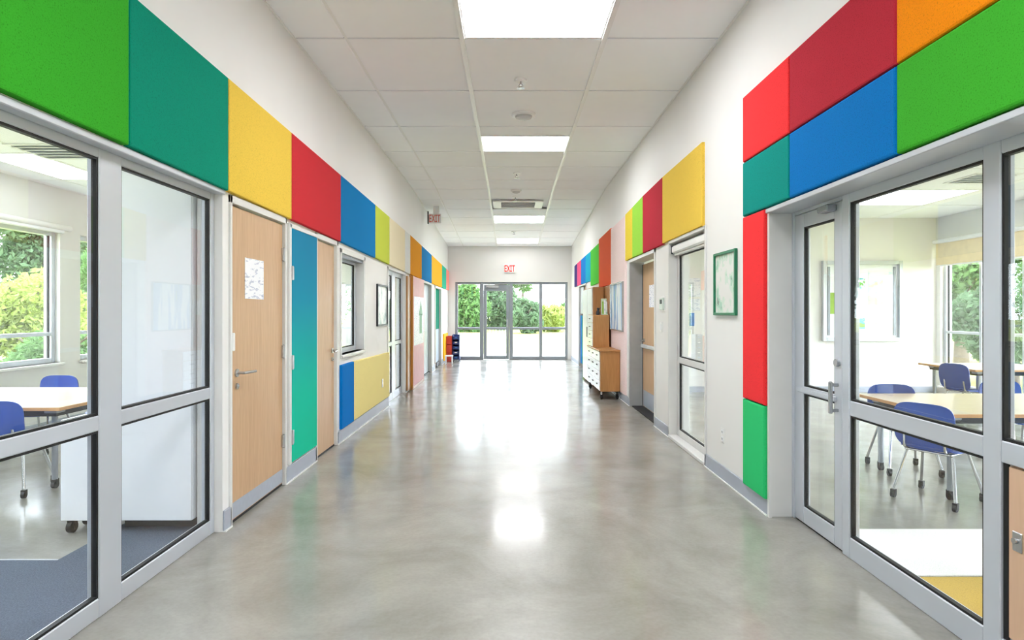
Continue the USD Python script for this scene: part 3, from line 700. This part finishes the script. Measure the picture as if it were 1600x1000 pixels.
# ------------------------------------------------------------------ furniture of the corridor, right side
def castor(t, x, y, r=.035, parent=None):
    t.part('castor', join(cyl((x, y, r), 'x', r, .03, 16), cyl((x, y, r), 'x', r * .4, .05, 10), box(x - .022, x + .022, y - .012, y + .022, r, r * 2.3)), 'black', parent=parent)
dr = Thing('drawer_dresser', (1.58, 10.5, 0), 'oak-sided dresser on castors with white drawers against the right wall', 'dresser')
dr.part('body', rbox(1.425, 1.735, 9.76, 11.28, .13, .765, .004), 'wood_cab')
dr.part('top', rbox(1.40, 1.735, 9.74, 11.3, .765, .79, .004), 'wood_cab')
dr.part('painted_gap_shade', box(1.735, 1.738, 9.78, 11.26, .06, .76), 'black')  # black sheet painting the shadow gap between dresser and wall
for j in range(4):
    for i in range(3):
        a = 9.78 + i * .5
        q = dr.part('drawer', rbox(1.408, 1.426, a + .005, a + .49, .145 + j * .155, .292 + j * .155, .003), 'white')
        dr.part('handle', rbox(1.396, 1.41, a + .19, a + .30, .222 + j * .155, .24 + j * .155, .003), 'dark', parent=q)
dr.part('label_card', join([box(1.4065, 1.4085, 9.85 + i * .5, 9.95 + i * .5, .25 + j * .155, .275 + j * .155) for i in range(3) for j in range(4)]), 'paper')
for x in (1.45, 1.7):
    for y in (9.82, 11.2):
        dr.part('leg', rbox(x - .012, x + .012, y - .012, y + .012, .07, .13, .002), 'white_metal' if x < 1.5 and y < 10 else 'black')
        castor(dr, x, y, .034)
bx = Thing('drawer_box', (1.57, 11.0, .79), 'oak box of small white drawers standing on the dresser', 'drawer box')
bx.part('body', rbox(1.42, 1.70, 10.6, 11.26, .79, 1.345, .004), 'wood_cab')
for j in range(4):
    q = bx.part('drawer', rbox(1.405, 1.421, 10.62, 11.24, .80 + j * .136, .928 + j * .136, .003), 'white')
    bx.part('handle', rbox(1.395, 1.406, 10.85, 11.0, .86 + j * .136, .875 + j * .136, .003), 'dark', parent=q)
single('wall_cladding', S('R', 0, .028, 10.70, 13.3, .12, 1.86), 'wood_wall', 'oak cladding on the right wall behind the drawer box', 'wood panel')
cb = Thing('tall_cabinet', (1.6, 12.0, 0), 'tall oak cabinet with white front beyond the dresser', 'cabinet')
cb.part('body', rbox(1.53, 1.73, 11.42, 12.9, .02, 1.86, .004), 'wood_wall')
for a, b in ((11.44, 12.15), (12.17, 12.88)):
    q = cb.part('door', rbox(1.512, 1.53, a, b, .04, 1.84, .003), 'white')
    cb.part('handle', rbox(1.5, 1.513, (b - .06) if a < 12 else (a + .04), (b - .04) if a < 12 else (a + .06), .9, 1.1, .003), 'steel', parent=q)
# small things on the drawer box
v = Thing('desk_figure', (1.56, 10.75, 1.345), 'small black ornament on the oak drawer box', 'ornament')
v.part('body', disc_profile((1.53, 10.78, 1.345), [(0, 0), (.03, 0), (.036, .03), (.022, .07), (.012, .085), (.02, .1), (.02, .115), (0, .13)], 20), 'dark', smooth=40)
v.part('spout', tube([(1.53, 10.78, 1.40), (1.56, 10.76, 1.46), (1.575, 10.76, 1.47)], .006), 'dark')
cr = Thing('card_rack', (1.64, 10.75, 1.345), 'pale green leaflet rack beside the black ornament', 'leaflet rack')
cr.part('stand', join(rbox(1.59, 1.69, 10.68, 10.84, 1.345, 1.36, .003), rbox(1.59, 1.69, 10.82, 10.84, 1.345, 1.63, .003)), plain('pale_green_card', (206, 222, 192), .6))
for i in range(3):
    b = box(1.595 + i * .032, 1.622 + i * .032, 10.70, 10.706, 1.36, 1.58 + .03 * (i % 2)); b.apply_transform(trimesh.transformations.rotation_matrix(-.12, (1, 0, 0), (1.6, 10.7, 1.36)))
    cr.part('leaflet', b, ('lawn_poster', 'paper', 'green_poster')[i])

# far left: crate cart, red crate, white stool
ct = Thing('crate_cart', (-1.53, 17.4, 0), 'navy blue cart of stacked trays beside the end glazing', 'cart')
for s in (-1.625, -1.445):
    ct.part('side', rbox(s - .008, s + .008, 17.2, 17.62, .03, .76, .003), 'navy')
ct.part('back', rbox(-1.617, -1.453, 17.6, 17.62, .05, .75, .002), 'navy')
for i in range(5):
    q = ct.part('tray', join(rbox(-1.615, -1.455, 17.21, 17.6, .06 + i * .14, .072 + i * .14, .002), rbox(-1.615, -1.455, 17.2, 17.212, .06 + i * .14, .15 + i * .14, .002)), 'navy')
    ct.part('label', box(-1.57, -1.50, 17.197, 17.2, .10 + i * .14, .13 + i * .14), 'paper' if i % 2 else 'blue_card', parent=q)
for x in (-1.61, -1.46):
    for y in (17.24, 17.58): ct.part('wheel', cyl((x, y, .018), 'x', .018, .014, 12), 'black')
rc = Thing('red_crate', (-1.72, 17.3, 0), 'stack of red crates beside the navy cart', 'crate')
for i in range(3):
    z = .24 * i
    rc.part('crate', join(rbox(-1.795, -1.645, 17.12, 17.5, z + .001, z + .02, .003), rbox(-1.795, -1.785, 17.12, 17.5, z, z + .235, .003), rbox(-1.655, -1.645, 17.12, 17.5, z, z + .235, .003), rbox(-1.785, -1.655, 17.12, 17.13, z, z + .235, .003), rbox(-1.785, -1.655, 17.49, 17.5, z, z + .235, .003)), 'red_plastic')
stl = Thing('stool', (-1.62, 16.35, 0), 'small white stool in front of the red crates', 'stool')
stl.part('seat', rbox(-1.74, -1.54, 16.22, 16.46, .21, .24, .01), 'white')
for x in (-1.725, -1.555):
    for y in (16.24, 16.44): stl.part('leg', rbox(x - .012, x + .012, y - .012, y + .012, 0, .21, .003), 'white')

# ------------------------------------------------------------------ outside windows
def outer_window(name, lb, face, out, y0, y1, z0, z1, mull, rail, mat='alu', depth=.09):
    t = Thing(name, (face, (y0 + y1) / 2, z0), lb, kind='structure')
    w = .06
    f0, f1 = face + out * .06, face + out * (.06 + depth)
    t.part('frame', join(rbox(f0, f1, y0, y0 + w, z0, z1, .004), rbox(f0, f1, y1 - w, y1, z0, z1, .004), rbox(f0, f1, y0 + w, y1 - w, z0, z0 + w, .004), rbox(f0, f1, y0 + w, y1 - w, z1 - w, z1, .004)), mat)
    ys = [y0 + w] + list(mull) + [y1 - w]
    for m_ in mull: t.part('mullion', rbox(f0, f1, m_ - .025, m_ + .025, z0 + w, z1 - w, .004), mat)
    for a, b in zip(ys[:-1], ys[1:]):
        a2 = a + (.025 if a in mull else 0); b2 = b - (.025 if b in mull else 0)
        t.part('rail', rbox(f0 + out * .002, f1 - out * .002, a2, b2, rail - .022, rail + .022, .004), mat)
        for c, d_ in ((z0 + w, rail - .022), (rail + .022, z1 - w)):
            p = t.part('pane', box(f0 + out * .04, f0 + out * .046, a2, b2, c, d_), 'glass')
            q = .012
            g0, g1 = f0 + out * .03, f0 + out * .055
            t.part('gasket', join(box(g0, g1, a2, a2 + q, c, d_), box(g0, g1, b2 - q, b2, c, d_)), 'black', parent=p)
    t.part('sill', rbox(face - out * .05, face + out * .06, y0 - .02, y1 + .02, z0 - .03, z0, .005), 'white_metal')
names = ['first', 'second', 'third', 'fourth', 'fifth']
for i, (a, b) in enumerate(wl):
    outer_window(f'window_{7 + i}', f'{names[i]} outside window of the room behind the left glazing', OL, -1, a, b, .78, 2.38, [(a + b) / 2] if b - a > 2.9 else [(a + b) / 2 - .02], 1.13)
for i, (a, b) in enumerate(wr):
    n = 4; st = (b - a) / n
    outer_window(f'window_{12 + i}', f'{names[i]} tall outside window of the room behind the right glazing', OR, 1, a, b, .12, 2.62, [a + st * k for k in range(1, n)], 1.05)
t = Thing('window_15', (-3.9, YE + .08, .9), 'end window of the room behind the left wall', kind='structure')
t.part('frame', join(box(-5.2, -5.14, YE + .05, YE + .12, .9, 2.2), box(-2.56, -2.5, YE + .05, YE + .12, .9, 2.2), box(-5.14, -2.56, YE + .05, YE + .12, .9, .96), box(-5.14, -2.56, YE + .05, YE + .12, 2.14, 2.2), box(-3.88, -3.82, YE + .05, YE + .12, .96, 2.14)), 'alu')
t.part('pane', box(-5.14, -3.88, YE + .08, YE + .086, .96, 2.14), 'glass'); t.part('pane', box(-3.82, -2.56, YE + .08, YE + .086, .96, 2.14), 'glass')
# blinds
for i, (a, b) in enumerate(wr[1:]):
    t = Thing('window_blind', (OR - .06, (a + b) / 2, 2.6), ('cream roller blind at the nearer tall window, right room', 'cream roller blind half down at the tall window in the classroom corner')[i], 'blind')
    t.part('roller', cyl((OR - .07, (a + b) / 2, 2.60), 'y', .035, b - a + .1, 16), 'white_metal', smooth=40)
    t.part('cloth', box(OR - .045, OR - .042, a - .04, b + .04, 2.19, 2.6), 'shade')
    t.part('hem_bar', rbox(OR - .055, OR - .035, a - .04, b + .04, 2.175, 2.2, .006), 'white_metal')
t = Thing('window_blind', (OL + .06, 6.0, 2.4), 'white blind rolled up above the outside window of the left classroom', 'blind')
t.part('roller', cyl((OL + .05, 6.05, 2.42), 'y', .035, 3.1, 16), 'white_metal', smooth=40)
t.part('stacked_cloth', rbox(OL + .02, OL + .06, 4.6, 7.5, 2.35, 2.4, .01), 'white')

# ------------------------------------------------------------------ classroom ceilings
def room_ceiling(name, lb, x0, x1, y0, y1, z, xs, ys, skip=()):
    t = Thing(name, (0, 0, 0), lb, kind='structure')
    t.part('backing', box(x0, x1, y0, y1, z + .03, z + .08), 'tile')
    for a, b in zip(xs[:-1], xs[1:]):
        for c, d_ in zip(ys[:-1], ys[1:]):
            if (round(a, 2), round(c, 2)) in skip: continue
            t.part('ceiling_tile', rbox(a + .01, b - .01, c + .01, d_ - .01, z, z + .02, .005), 'tile')
    for x in xs: t.part('grid_rail', box(x - .011, x + .011, ys[0], ys[-1], z - .002, z + .012), 'white_metal')
    for y in ys: t.part('cross_rail', box(xs[0], xs[-1], y - .011, y + .011, z - .002, z + .011), 'white_metal')
    return t
lxs = [OL, -5.1, -4.5, -3.9, -3.3, -2.7, XL - T]; lys = [YB, -1.4, -.2, 1.0, 2.2, 3.4, 4.6, 5.8, 7.0, 8.2, 9.4, 10.6, 12.4, 14.2, 16.0, YE]
Lsk = {(-5.1, 5.8), (-5.1, 1.0), (-3.3, 2.2), (-3.3, -.2), (-3.9, 9.4), (-3.9, 14.2), (-3.3, 1.0)}  # one unseen panel added, one shifted, to brighten the white cabinet front
room_ceiling('ceiling_left_room', 'white tiled ceiling of the room behind the left glazing', OL, XL - T, YB, YE, 2.90, lxs, lys, Lsk)
rxs = [XR + .22, 2.7, 3.9, 5.1, 6.3, OR]; rys = [YB, -1.4, -.2, 1.0, 2.2, 3.4, 4.6, 5.8, 7.0, 8.2, 9.4, YN]
Rsk = {(5.1, 8.2), (5.1, 3.4), (2.7, 5.8), (2.7, 1.0), (5.1, -.2)}
room_ceiling('ceiling_right_room', 'white tiled ceiling of the room behind the right glazing', XR + .22, OR, YB, YN, 3.03, rxs, rys, Rsk)
def room_light(x0, x1, y0, y1, z, lb):
    t = Thing('room_light', ((x0 + x1) / 2, (y0 + y1) / 2, z), lb, 'ceiling light')
    w = .02
    t.part('frame', join(box(x0, x0 + w, y0, y1, z - .004, z + .03), box(x1 - w, x1, y0, y1, z - .004, z + .03), box(x0 + w, x1 - w, y0, y0 + w, z - .004, z + .03), box(x0 + w, x1 - w, y1 - w, y1, z - .004, z + .03)), 'white_metal')
    t.part('diffuser', box(x0 + w, x1 - w, y0 + w, y1 - w, z, z + .015), 'room_lamp')
wn = {(-5.1, 5.8): 'light panel by the windows in the left classroom ceiling', (-5.1, 1.0): 'light panel of the left classroom nearest the camera by its windows', (-3.3, 2.2): 'light panel of the left classroom close to its glazing',
      (-3.3, 1.0): 'unseen light panel added in the left classroom to brighten the white cabinet', (-3.3, -.2): 'rear light panel of the left classroom', (-3.9, 9.4): 'light panel deep in the room behind the left wall', (-3.9, 14.2): 'light panel at the far end of the room behind the left wall'}
for (x, y) in sorted(Lsk):
    x1 = lxs[[round(v_, 2) for v_ in lxs].index(x) + 1]; y1 = lys[[round(v_, 2) for v_ in lys].index(y) + 1]
    room_light(x + .01, x1 - .01, y + .01, y1 - .01, 2.90, wn[(x, y)])
wn = {(5.1, 8.2): 'light panel over the far classroom table, right room', (5.1, 3.4): 'light panel over the near tables in the right room', (2.7, 5.8): 'light panel of the right room beside the corridor wall', (2.7, 1.0): 'light panel of the right room beside its near glazing', (5.1, -.2): 'rear light panel of the right room'}
for (x, y) in sorted(Rsk):
    x1 = rxs[[round(v_, 2) for v_ in rxs].index(x) + 1]; y1 = rys[[round(v_, 2) for v_ in rys].index(y) + 1]
    room_light(x + .01, x1 - .01, y + .01, y1 - .01, 3.03, wn[(x, y)])
def room_vent(cx, cy, z, lb):
    t = Thing('ceiling_diffuser', (cx, cy, z), lb, 'vent')
    t.part('frame', join(box(cx - .28, cx + .28, cy - .28, cy - .24, z - .012, z), box(cx - .28, cx + .28, cy + .24, cy + .28, z - .012, z), box(cx - .28, cx - .24, cy - .24, cy + .24, z - .012, z), box(cx + .24, cx + .28, cy - .24, cy + .24, z - .012, z)), 'white_metal')
    t.part('core', box(cx - .24, cx + .24, cy - .24, cy + .24, z - .003, z - .001), 'base')
    for k in range(5):
        b = box(cx - .24, cx + .24, -.028, .028, -.003, .003); b.apply_transform(trimesh.transformations.rotation_matrix(.22, (1, 0, 0))); b.apply_translation((0, cy - .2 + k * .1, z - .018))
        t.part('louvre', b, 'white_metal')
room_vent(-4.25, 5.75, 2.90, 'square ceiling diffuser beside the light in the left classroom')
room_vent(5.75, 7.5, 3.03, 'square ceiling diffuser beside the light in the right classroom')

# ------------------------------------------------------------------ classroom things
cp = Thing('carpet', (-3, 1, 0), 'blue-grey carpet behind the left glazing', 'carpet')
cp.part('pile', join(box(OL + .02, XL - T - .02, -2.9, 3.44, 0, .008), box(-2.54, XL - T - .02, 3.44, 4.7, 0, .008)), 'carpet')
cp.part('edge_trim', box(OL + .02, -2.54, 3.44, 3.452, 0, .01), 'alu')
wc = Thing('tall_white_cabinet', (-2.27, 4.2, 0), 'tall plain white cabinet close behind the left glazing', 'cabinet')
wc.part('body', rbox(-2.55, -2.005, 3.875, 4.55, .085, 2.45, .006), 'white')
wc.part('front_panel', rbox(-2.548, -2.007, 3.86, 3.875, .087, 2.445, .003), 'white')
wc.part('plinth', box(-2.5, -2.03, 3.98, 4.5, .0085, .086), 'dark')
pd = Thing('white_pedestal', (-2.7, 3.97, 0), 'low white mobile pedestal on a black castor beside the tall cabinet', 'pedestal')
pd.part('body', rbox(-2.83, -2.553, 3.86, 4.09, .085, .72, .004), 'white')
for x, y in ((-2.785, 3.9), (-2.60, 3.9), (-2.785, 4.05), (-2.60, 4.05)): castor(pd, x, y, .037)

def table(name, cx, cy, sx, sy, h, rot, lb):
    t = Thing(name, (0, 0, 0), lb, 'table', 'classroom tables')
    x = UsdGeom.Xformable(t.prim); x.AddTranslateOp().Set(Gf.Vec3d(cx, cy, 0)); x.AddRotateZOp().Set(rot)
    t.part('tabletop', rbox(-sx / 2 + .004, sx / 2 - .004, -sy / 2 + .004, sy / 2 - .004, h - .025, h, .003), 'tabletop')
    e = .005
    t.part('edge_band', join(rbox(-sx / 2, sx / 2, -sy / 2, -sy / 2 + e, h - .027, h - .001, .002), rbox(-sx / 2, sx / 2, sy / 2 - e, sy / 2, h - .027, h - .001, .002),
                             rbox(-sx / 2, -sx / 2 + e, -sy / 2 + e, sy / 2 - e, h - .027, h - .001, .002), rbox(sx / 2 - e, sx / 2, -sy / 2 + e, sy / 2 - e, h - .027, h - .001, .002)), 'table_edge')
    t.part('apron', join(box(-sx / 2 + .1, sx / 2 - .1, -sy / 2 + .1, -sy / 2 + .12, h - .085, h - .027), box(-sx / 2 + .1, sx / 2 - .1, sy / 2 - .12, sy / 2 - .1, h - .085, h - .027),
                         box(-sx / 2 + .1, -sx / 2 + .12, -sy / 2 + .12, sy / 2 - .12, h - .085, h - .027), box(sx / 2 - .12, sx / 2 - .1, -sy / 2 + .12, sy / 2 - .12, h - .085, h - .027)), 'dark')
    for a in (-1, 1):
        for b in (-1, 1):
            lx, ly = a * (sx / 2 - .14), b * (sy / 2 - .14)
            q = t.part('leg', join(cyl((lx, ly, (h - .03 + .07) / 2), 'z', .022, h - .10, 16), rbox(lx - .05, lx + .05, ly - .05, ly + .05, h - .06, h - .028, .004)), 'alu_dark', smooth=40)
            t.part('castor', join(cyl((lx, ly, .03), 'x', .03, .028, 14), box(lx - .02, lx + .02, ly - .012, ly + .02, .03, .075)), 'black', parent=q)
    return t
table('classroom_table', -4.35, 5.38, 1.74, 1.28, .66, 0, 'beech classroom table behind the left glazing')
table('classroom_table', 4.06, 5.0, 1.86, 1.14, .66, 0, 'beech classroom table with blue chairs behind the right glazing')
table('classroom_table', 6.55, 8.35, 1.3, 1.1, .66, 0, 'farther beech table by the tall windows of the right room')

def shell(fn, nu, nv, t):
    """sheet fn(u, v) -> point, thickened by t"""
    P = np.array([[fn(u, v) for v in np.linspace(0, 1, nv)] for u in np.linspace(0, 1, nu)])
    du = np.gradient(P, axis=0); dv = np.gradient(P, axis=1)
    N = np.cross(du, dv); N /= np.linalg.norm(N, axis=2, keepdims=True) + 1e-9
    A, B = P + N * t / 2, P - N * t / 2
    V = np.vstack([A.reshape(-1, 3), B.reshape(-1, 3)]); k = nu * nv
    F = []
    I = lambda i, j: i * nv + j
    for i in range(nu - 1):
        for j in range(nv - 1):
            F += [(I(i, j), I(i + 1, j), I(i + 1, j + 1)), (I(i, j), I(i + 1, j + 1), I(i, j + 1))]
            F += [(k + I(i, j), k + I(i + 1, j + 1), k + I(i + 1, j)), (k + I(i, j), k + I(i, j + 1), k + I(i + 1, j + 1))]
    ring = [I(i, 0) for i in range(nu)] + [I(nu - 1, j) for j in range(1, nv)] + [I(i, nv - 1) for i in range(nu - 2, -1, -1)] + [I(0, j) for j in range(nv - 2, 0, -1)]
    for a, b in zip(ring, ring[1:] + ring[:1]):
        F += [(a, k + b, b), (a, k + a, k + b)]
    m = trimesh.Trimesh(V, F, process=True); m.fix_normals()
    return m
def rounded(u, v, hw, hh, r):
    """map unit square to a rounded rectangle by squircle blending"""
    x, y = 2 * u - 1, 2 * v - 1
    k = max(abs(x), abs(y)) / max(1e-9, (abs(x) ** 4 + abs(y) ** 4) ** .25)
    return hw * x * k, hh * y * k
def back_fn(u, v):
    x, z = rounded(u, v, .205, .17, .06)
    y = -.185 - .045 * (z + .17) / .34 + .45 * x * x + .02 * math.sin(math.pi * (z + .17) / .34) * -1
    return (x, y, .565 + z)
def seat_fn(u, v):
    x, y = rounded(u, v, .20, .20, .06)
    z = .40 + .25 * x * x - .012 - .55 * max(0, y - .12) ** 2 * 4 + (.5 * max(0, -y - .12) ** 2 * 10)
    return (x, y, z)
def make_chair(loc, rot, label, group='blue classroom chairs'):
    t = Thing('classroom_chair', (0, 0, 0), label, 'chair', group)
    x = UsdGeom.Xformable(t.prim); x.AddTranslateOp().Set(Gf.Vec3d(*loc)); x.AddRotateZOp().Set(rot)
    t.part('seat', shell(seat_fn, 17, 17, .011), 'blue_chair', smooth=50)
    t.part('backrest', shell(back_fn, 17, 17, .011), 'blue_chair', smooth=50)
    t.part('seat_frame', join(tube([(-.15, -.15, .375), (.15, -.15, .375), (.15, .13, .375), (-.15, .13, .375), (-.15, -.15, .375)], .010)), 'chrome')
    for s in (-1, 1):
        t.part('back_post', tube([(s * .13, -.14, .378), (s * .135, -.195, .40), (s * .13, -.215, .52)], .010), 'chrome')
        for k in (-1, 1):
            q = t.part('leg', tube([(s * .15, k * .12, .37), (s * .205, k * .215, .07), (s * .205, k * .215, .05)], .011), 'chrome')
            t.part('castor', join(cyl((s * .205, k * .215, .026), 'x', .026, .024, 14), box(s * .205 - .016, s * .205 + .016, k * .215 - .012, k * .215 + .018, .02, .062)), 'black', parent=q)
    return t.path
c0p = make_chair((3.18, 4.58, 0), -58, 'blue shell chair pulled up to the near side of the right classroom table')
for loc, rot, lb in (
        ((3.46, 5.42, 0), 172, 'blue shell chair at the far corner of the right classroom table'),
        ((5.9, 7.95, 0), -75, 'blue shell chair seen side-on at the farther table by the tall windows'),
        ((4.6, 4.5, 0), 10, 'blue shell chair at the table side hidden behind the silver mullion'),
        ((4.75, 5.75, 0), 180, 'blue shell chair across the right classroom table'),
        ((-3.9, 4.78, 0), 12, 'blue shell chair at the near side of the left classroom table'),
        ((-4.72, 6.2, 0), 178, 'blue shell chair across the left classroom table under the window'),
        ((-4.02, 6.22, 0), 172, 'blue shell chair at the far side of the left table near the second window')):
    copy_of(c0p, loc, rot, lb, 'chair', 'blue classroom chairs')

for nm, m_, x0, x1, y0, y1, lb in (('sun_patch_and_mat', 'sun_patch', 2.02, 4.4, 3.24, 3.93, 'white sheet painted as a sunlit floor patch behind the right glazing'), ('sun_patch_and_mat', 'rug_yellow', 2.02, 4.4, 2.3, 3.22, 'yellow floor mat next to the white sun patch')):  # white sheet paints a sun patch; the yellow one is a mat
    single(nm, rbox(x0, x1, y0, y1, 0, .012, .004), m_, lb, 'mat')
# display frame and charts on the classroom end wall
def FY(d0, d1, x0, x1, z0, z1, c=.003): return rbox(x0, x1, YN - d1, YN - d0, z0, z1, c)
t = Thing('display_case', (6.1, YN, .9), 'wide silver framed wall display in the right classroom', 'display case')
X0, X1, Z0, Z1 = 5.41, 6.79, .89, 2.28
t.part('frame', join(FY(0, .07, X0, X0 + .06, Z0, Z1), FY(0, .07, X1 - .06, X1, Z0, Z1), FY(0, .07, X0 + .06, X1 - .06, Z0, Z0 + .06), FY(0, .07, X0 + .06, X1 - .06, Z1 - .06, Z1)), 'alu')
t.part('inner_frame', join(FY(0, .03, X0 + .1, X0 + .14, Z0 + .1, Z1 - .1), FY(0, .03, X1 - .14, X1 - .1, Z0 + .1, Z1 - .1)), 'alu_dark')
t.part('back_board', FY(0, .012, X0 + .06, X1 - .06, Z0 + .06, Z1 - .06), 'white')
for nm, m_, a, b, c, d_, lb in (('wall_chart', 'lawn_poster', 5.52, 5.72, 1.36, 1.73, 'green card in the wall display'), ('wall_chart', 'bright_poster', 6.0, 6.16, 1.1, 1.98, 'narrow bright chart strip in the wall display'), ('wall_chart', 'board_poster', 6.22, 6.64, 1.0, 2.12, 'wide faded chart in the wall display')):
    single(nm, FY(.0125, .016, a, b, c, d_, .0005), m_, lb, 'chart')
for a, b, c, d_, m_, lb in ((3.0, 3.2, 1.15, 1.38, 'blue_card', 'blue card under white sheets seen through the tall glazed panel'), (3.0, 3.3, 1.42, 1.62, 'paper', 'typed sheet just above the blue card'), (3.0, 3.3, 1.66, 1.98, 'paper', 'upper typed sheet above the blue card')):
    single('wall_sheet', FY(0, .003, a, b, c, d_, .0005), m_, lb, 'notice')

# ------------------------------------------------------------------ outdoors
struct('ground', box(-90, 90, -60, 140, -.5, -.1), 'grass', 'sunlit lawn around the building')
struct('path', box(-1.9, 1.9, YE + .2, YE + 3.2, -.15, -.04), 'paving', 'pale paving outside the exit doors')
def foliage(n, rx, rz, zc0, leafs, seed, clumps=28):
    r = np.random.default_rng(seed)
    d = r.normal(size=(clumps, 3)); d /= np.linalg.norm(d, axis=1, keepdims=True)
    cen = d * (r.random((clumps, 1)) ** .4) * np.array([rx, rx, rz]) * .78 + np.array([0, 0, zc0])
    k = r.integers(0, clumps, n)
    q = r.normal(size=(n, 3)); q /= np.linalg.norm(q, axis=1, keepdims=True)
    p = cen[k] + q * (r.random((n, 1)) ** .35) * np.array([rx, rx, rz]) * .36
    a = r.normal(size=(n, 3)); a /= np.linalg.norm(a, axis=1, keepdims=True)
    b = np.cross(a, r.normal(size=(n, 3))); b /= np.linalg.norm(b, axis=1, keepdims=True)
    s = leafs * (.6 + .8 * r.random((n, 1)))
    nrm = np.cross(a, b)
    v = np.stack([p - a * s, p + b * s * .45 + nrm * s * .12, p + a * s, p - b * s * .45 + nrm * s * .12], 1).reshape(-1, 3)
    i = np.arange(n)[:, None] * 4
    f = np.vstack([i + [0, 1, 2], i + [0, 2, 3]])
    v[:, 2] = np.maximum(v[:, 2], -.08)
    return trimesh.Trimesh(v, f, process=False)
def tree(x, y, h, rx, rz, mat, lb, n=6000, ls=.16, seed=1, name='tree', cat='tree'):
    t = Thing(name, (x, y, -.1), lb, cat)
    zc0 = h - rz
    if ls < .19: n, ls = int(n * 1.8), ls * .72
    fo = foliage(n, rx, rz, zc0, ls, seed); fo.apply_translation((x, y, -.1))
    r = np.random.default_rng(seed + 50)
    top = max(.5, zc0 + rz * .3)
    trunk = trimesh.creation.cone(radius=.09 + .02 * h, height=top * 1.15, sections=10); trunk.apply_translation((x, y, -.1))
    br = []
    for k in range(7):
        a = r.random() * 6.28; z0 = max(.2, zc0 - rz * .5) + r.random() * rz * .6
        br.append(trimesh.creation.cylinder(radius=.025, segment=[(x, y, z0 - .1), (x + math.cos(a) * rx * .6, y + math.sin(a) * rx * .6, z0 + rz * .5)], sections=6))
    t.part('trunk', trunk, 'bark', smooth=40); t.part('branches', join(br), 'bark')
    t.part('foliage', fo, mat, kind='stuff')
tree(-12.8, 16.2, 2.95, 1.75, 1.6, 'leaf_yellow', 'round yellow-green bush outside the left classroom window', 9000, .11, 1, 'bush', 'bush')
tree(-18.2, 24.0, 6.6, 2.3, 2.6, 'leaf_dark', 'tall bluish tree behind the yellow-green bush', 8000, .17, 2)
tree(-9.4, 12.8, 1.2, 1.1, .75, 'leaf_green', 'low shrub in front of the round yellow-green bush', 4000, .08, 3, 'bush', 'bush')
tree(-13.5, 19.8, 3.7, 1.2, 1.8, 'leaf_green', 'mid green shrub between the left classroom windows', 6000, .11, 4, 'bush', 'bush')
tree(-9.5, 28.0, 6.5, 2.6, 3.0, 'leaf_green', 'green tree seen through the corridor window', 8000, .18, 5)
tree(-5.6, 34.5, 5.2, 2.0, 2.6, 'leaf_yellow', 'yellowish tree behind the left wall windows', 7000, .17, 15)
tree(13.2, 18.0, 5.6, 2.2, 2.6, 'leaf_green', 'green tree outside the tall classroom windows', 8000, .15, 6)
tree(10.2, 12.5, 2.4, 1.2, 1.1, 'leaf_dark', 'dark shrub below the green tree outside the tall windows', 5000, .11, 7, 'bush', 'bush')
tree(19.5, 24.0, 6.2, 2.0, 2.3, 'leaf_yellow', 'yellowish tree next to the tall windows', 6000, .15, 8)
# trees beyond the exit doors
for i, (x, y, h, rx, rz, m_, lb) in enumerate((
        (-3.1, 46, 4.3, 1.9, 2.6, 'leaf_green', 'tall green tree seen in the leftmost pane of the exit front'),
        (-.95, 51, 4.3, 1.6, 2.4, 'leaf_dark', 'dark green tree behind the exit door'),
        (1.1, 56, 6.2, 1.9, 1.4, 'leaf_green', 'green crown rising over the white canopy'),
        (1.0, 42.6, 2.5, 1.3, 1.4, 'leaf_dark', 'dark shrub under the white canopy'),
        (3.0, 46, 2.3, 1.4, 1.25, 'leaf_yellow', 'yellow-green hedge bush in the rightmost pane of the exit front'),
        (5.3, 49.5, 2.6, 1.5, 1.3, 'leaf_green', 'green hedge bush right of the exit view'),
        (-6.2, 50, 4.3, 1.8, 2.2, 'leaf_yellow', 'yellow-green tree left of the exit view'))):
    tree(x, y, h, rx, rz, m_, lb, 5000, .2, 20 + i)
cn = Thing('canopy', (3.3, 64, 0), 'white sloping canopy roof beyond the hedge', 'canopy')
cn.part('roof', m3.Manifold.hull_points(np.array([(.5, 62, 3.2), (.5, 66, 3.2), (7.2, 62, 5.2), (7.2, 66, 5.2), (.5, 62, 2.8), (.5, 66, 2.8), (7.2, 62, 2.9), (7.2, 66, 2.9)])), 'canvas')
for x in (.7, 7.0):
    for y in (62.1, 65.9): cn.part('post', cyl((x, y, 1.35), 'z', .05, 2.9, 12), 'white_metal')
rl = Thing('railing', (-.75, 37, -.1), 'small dark slatted railing on the lawn behind the exit door', 'railing')
for x in np.linspace(-1.25, -.3, 6): rl.part('picket', rbox(x - .02, x + .02, 36.98, 37.02, -.1, .45, .004), 'alu_dark')
rl.part('top_bar', rbox(-1.32, -.23, 36.97, 37.03, .38, .44, .006), 'alu_dark')
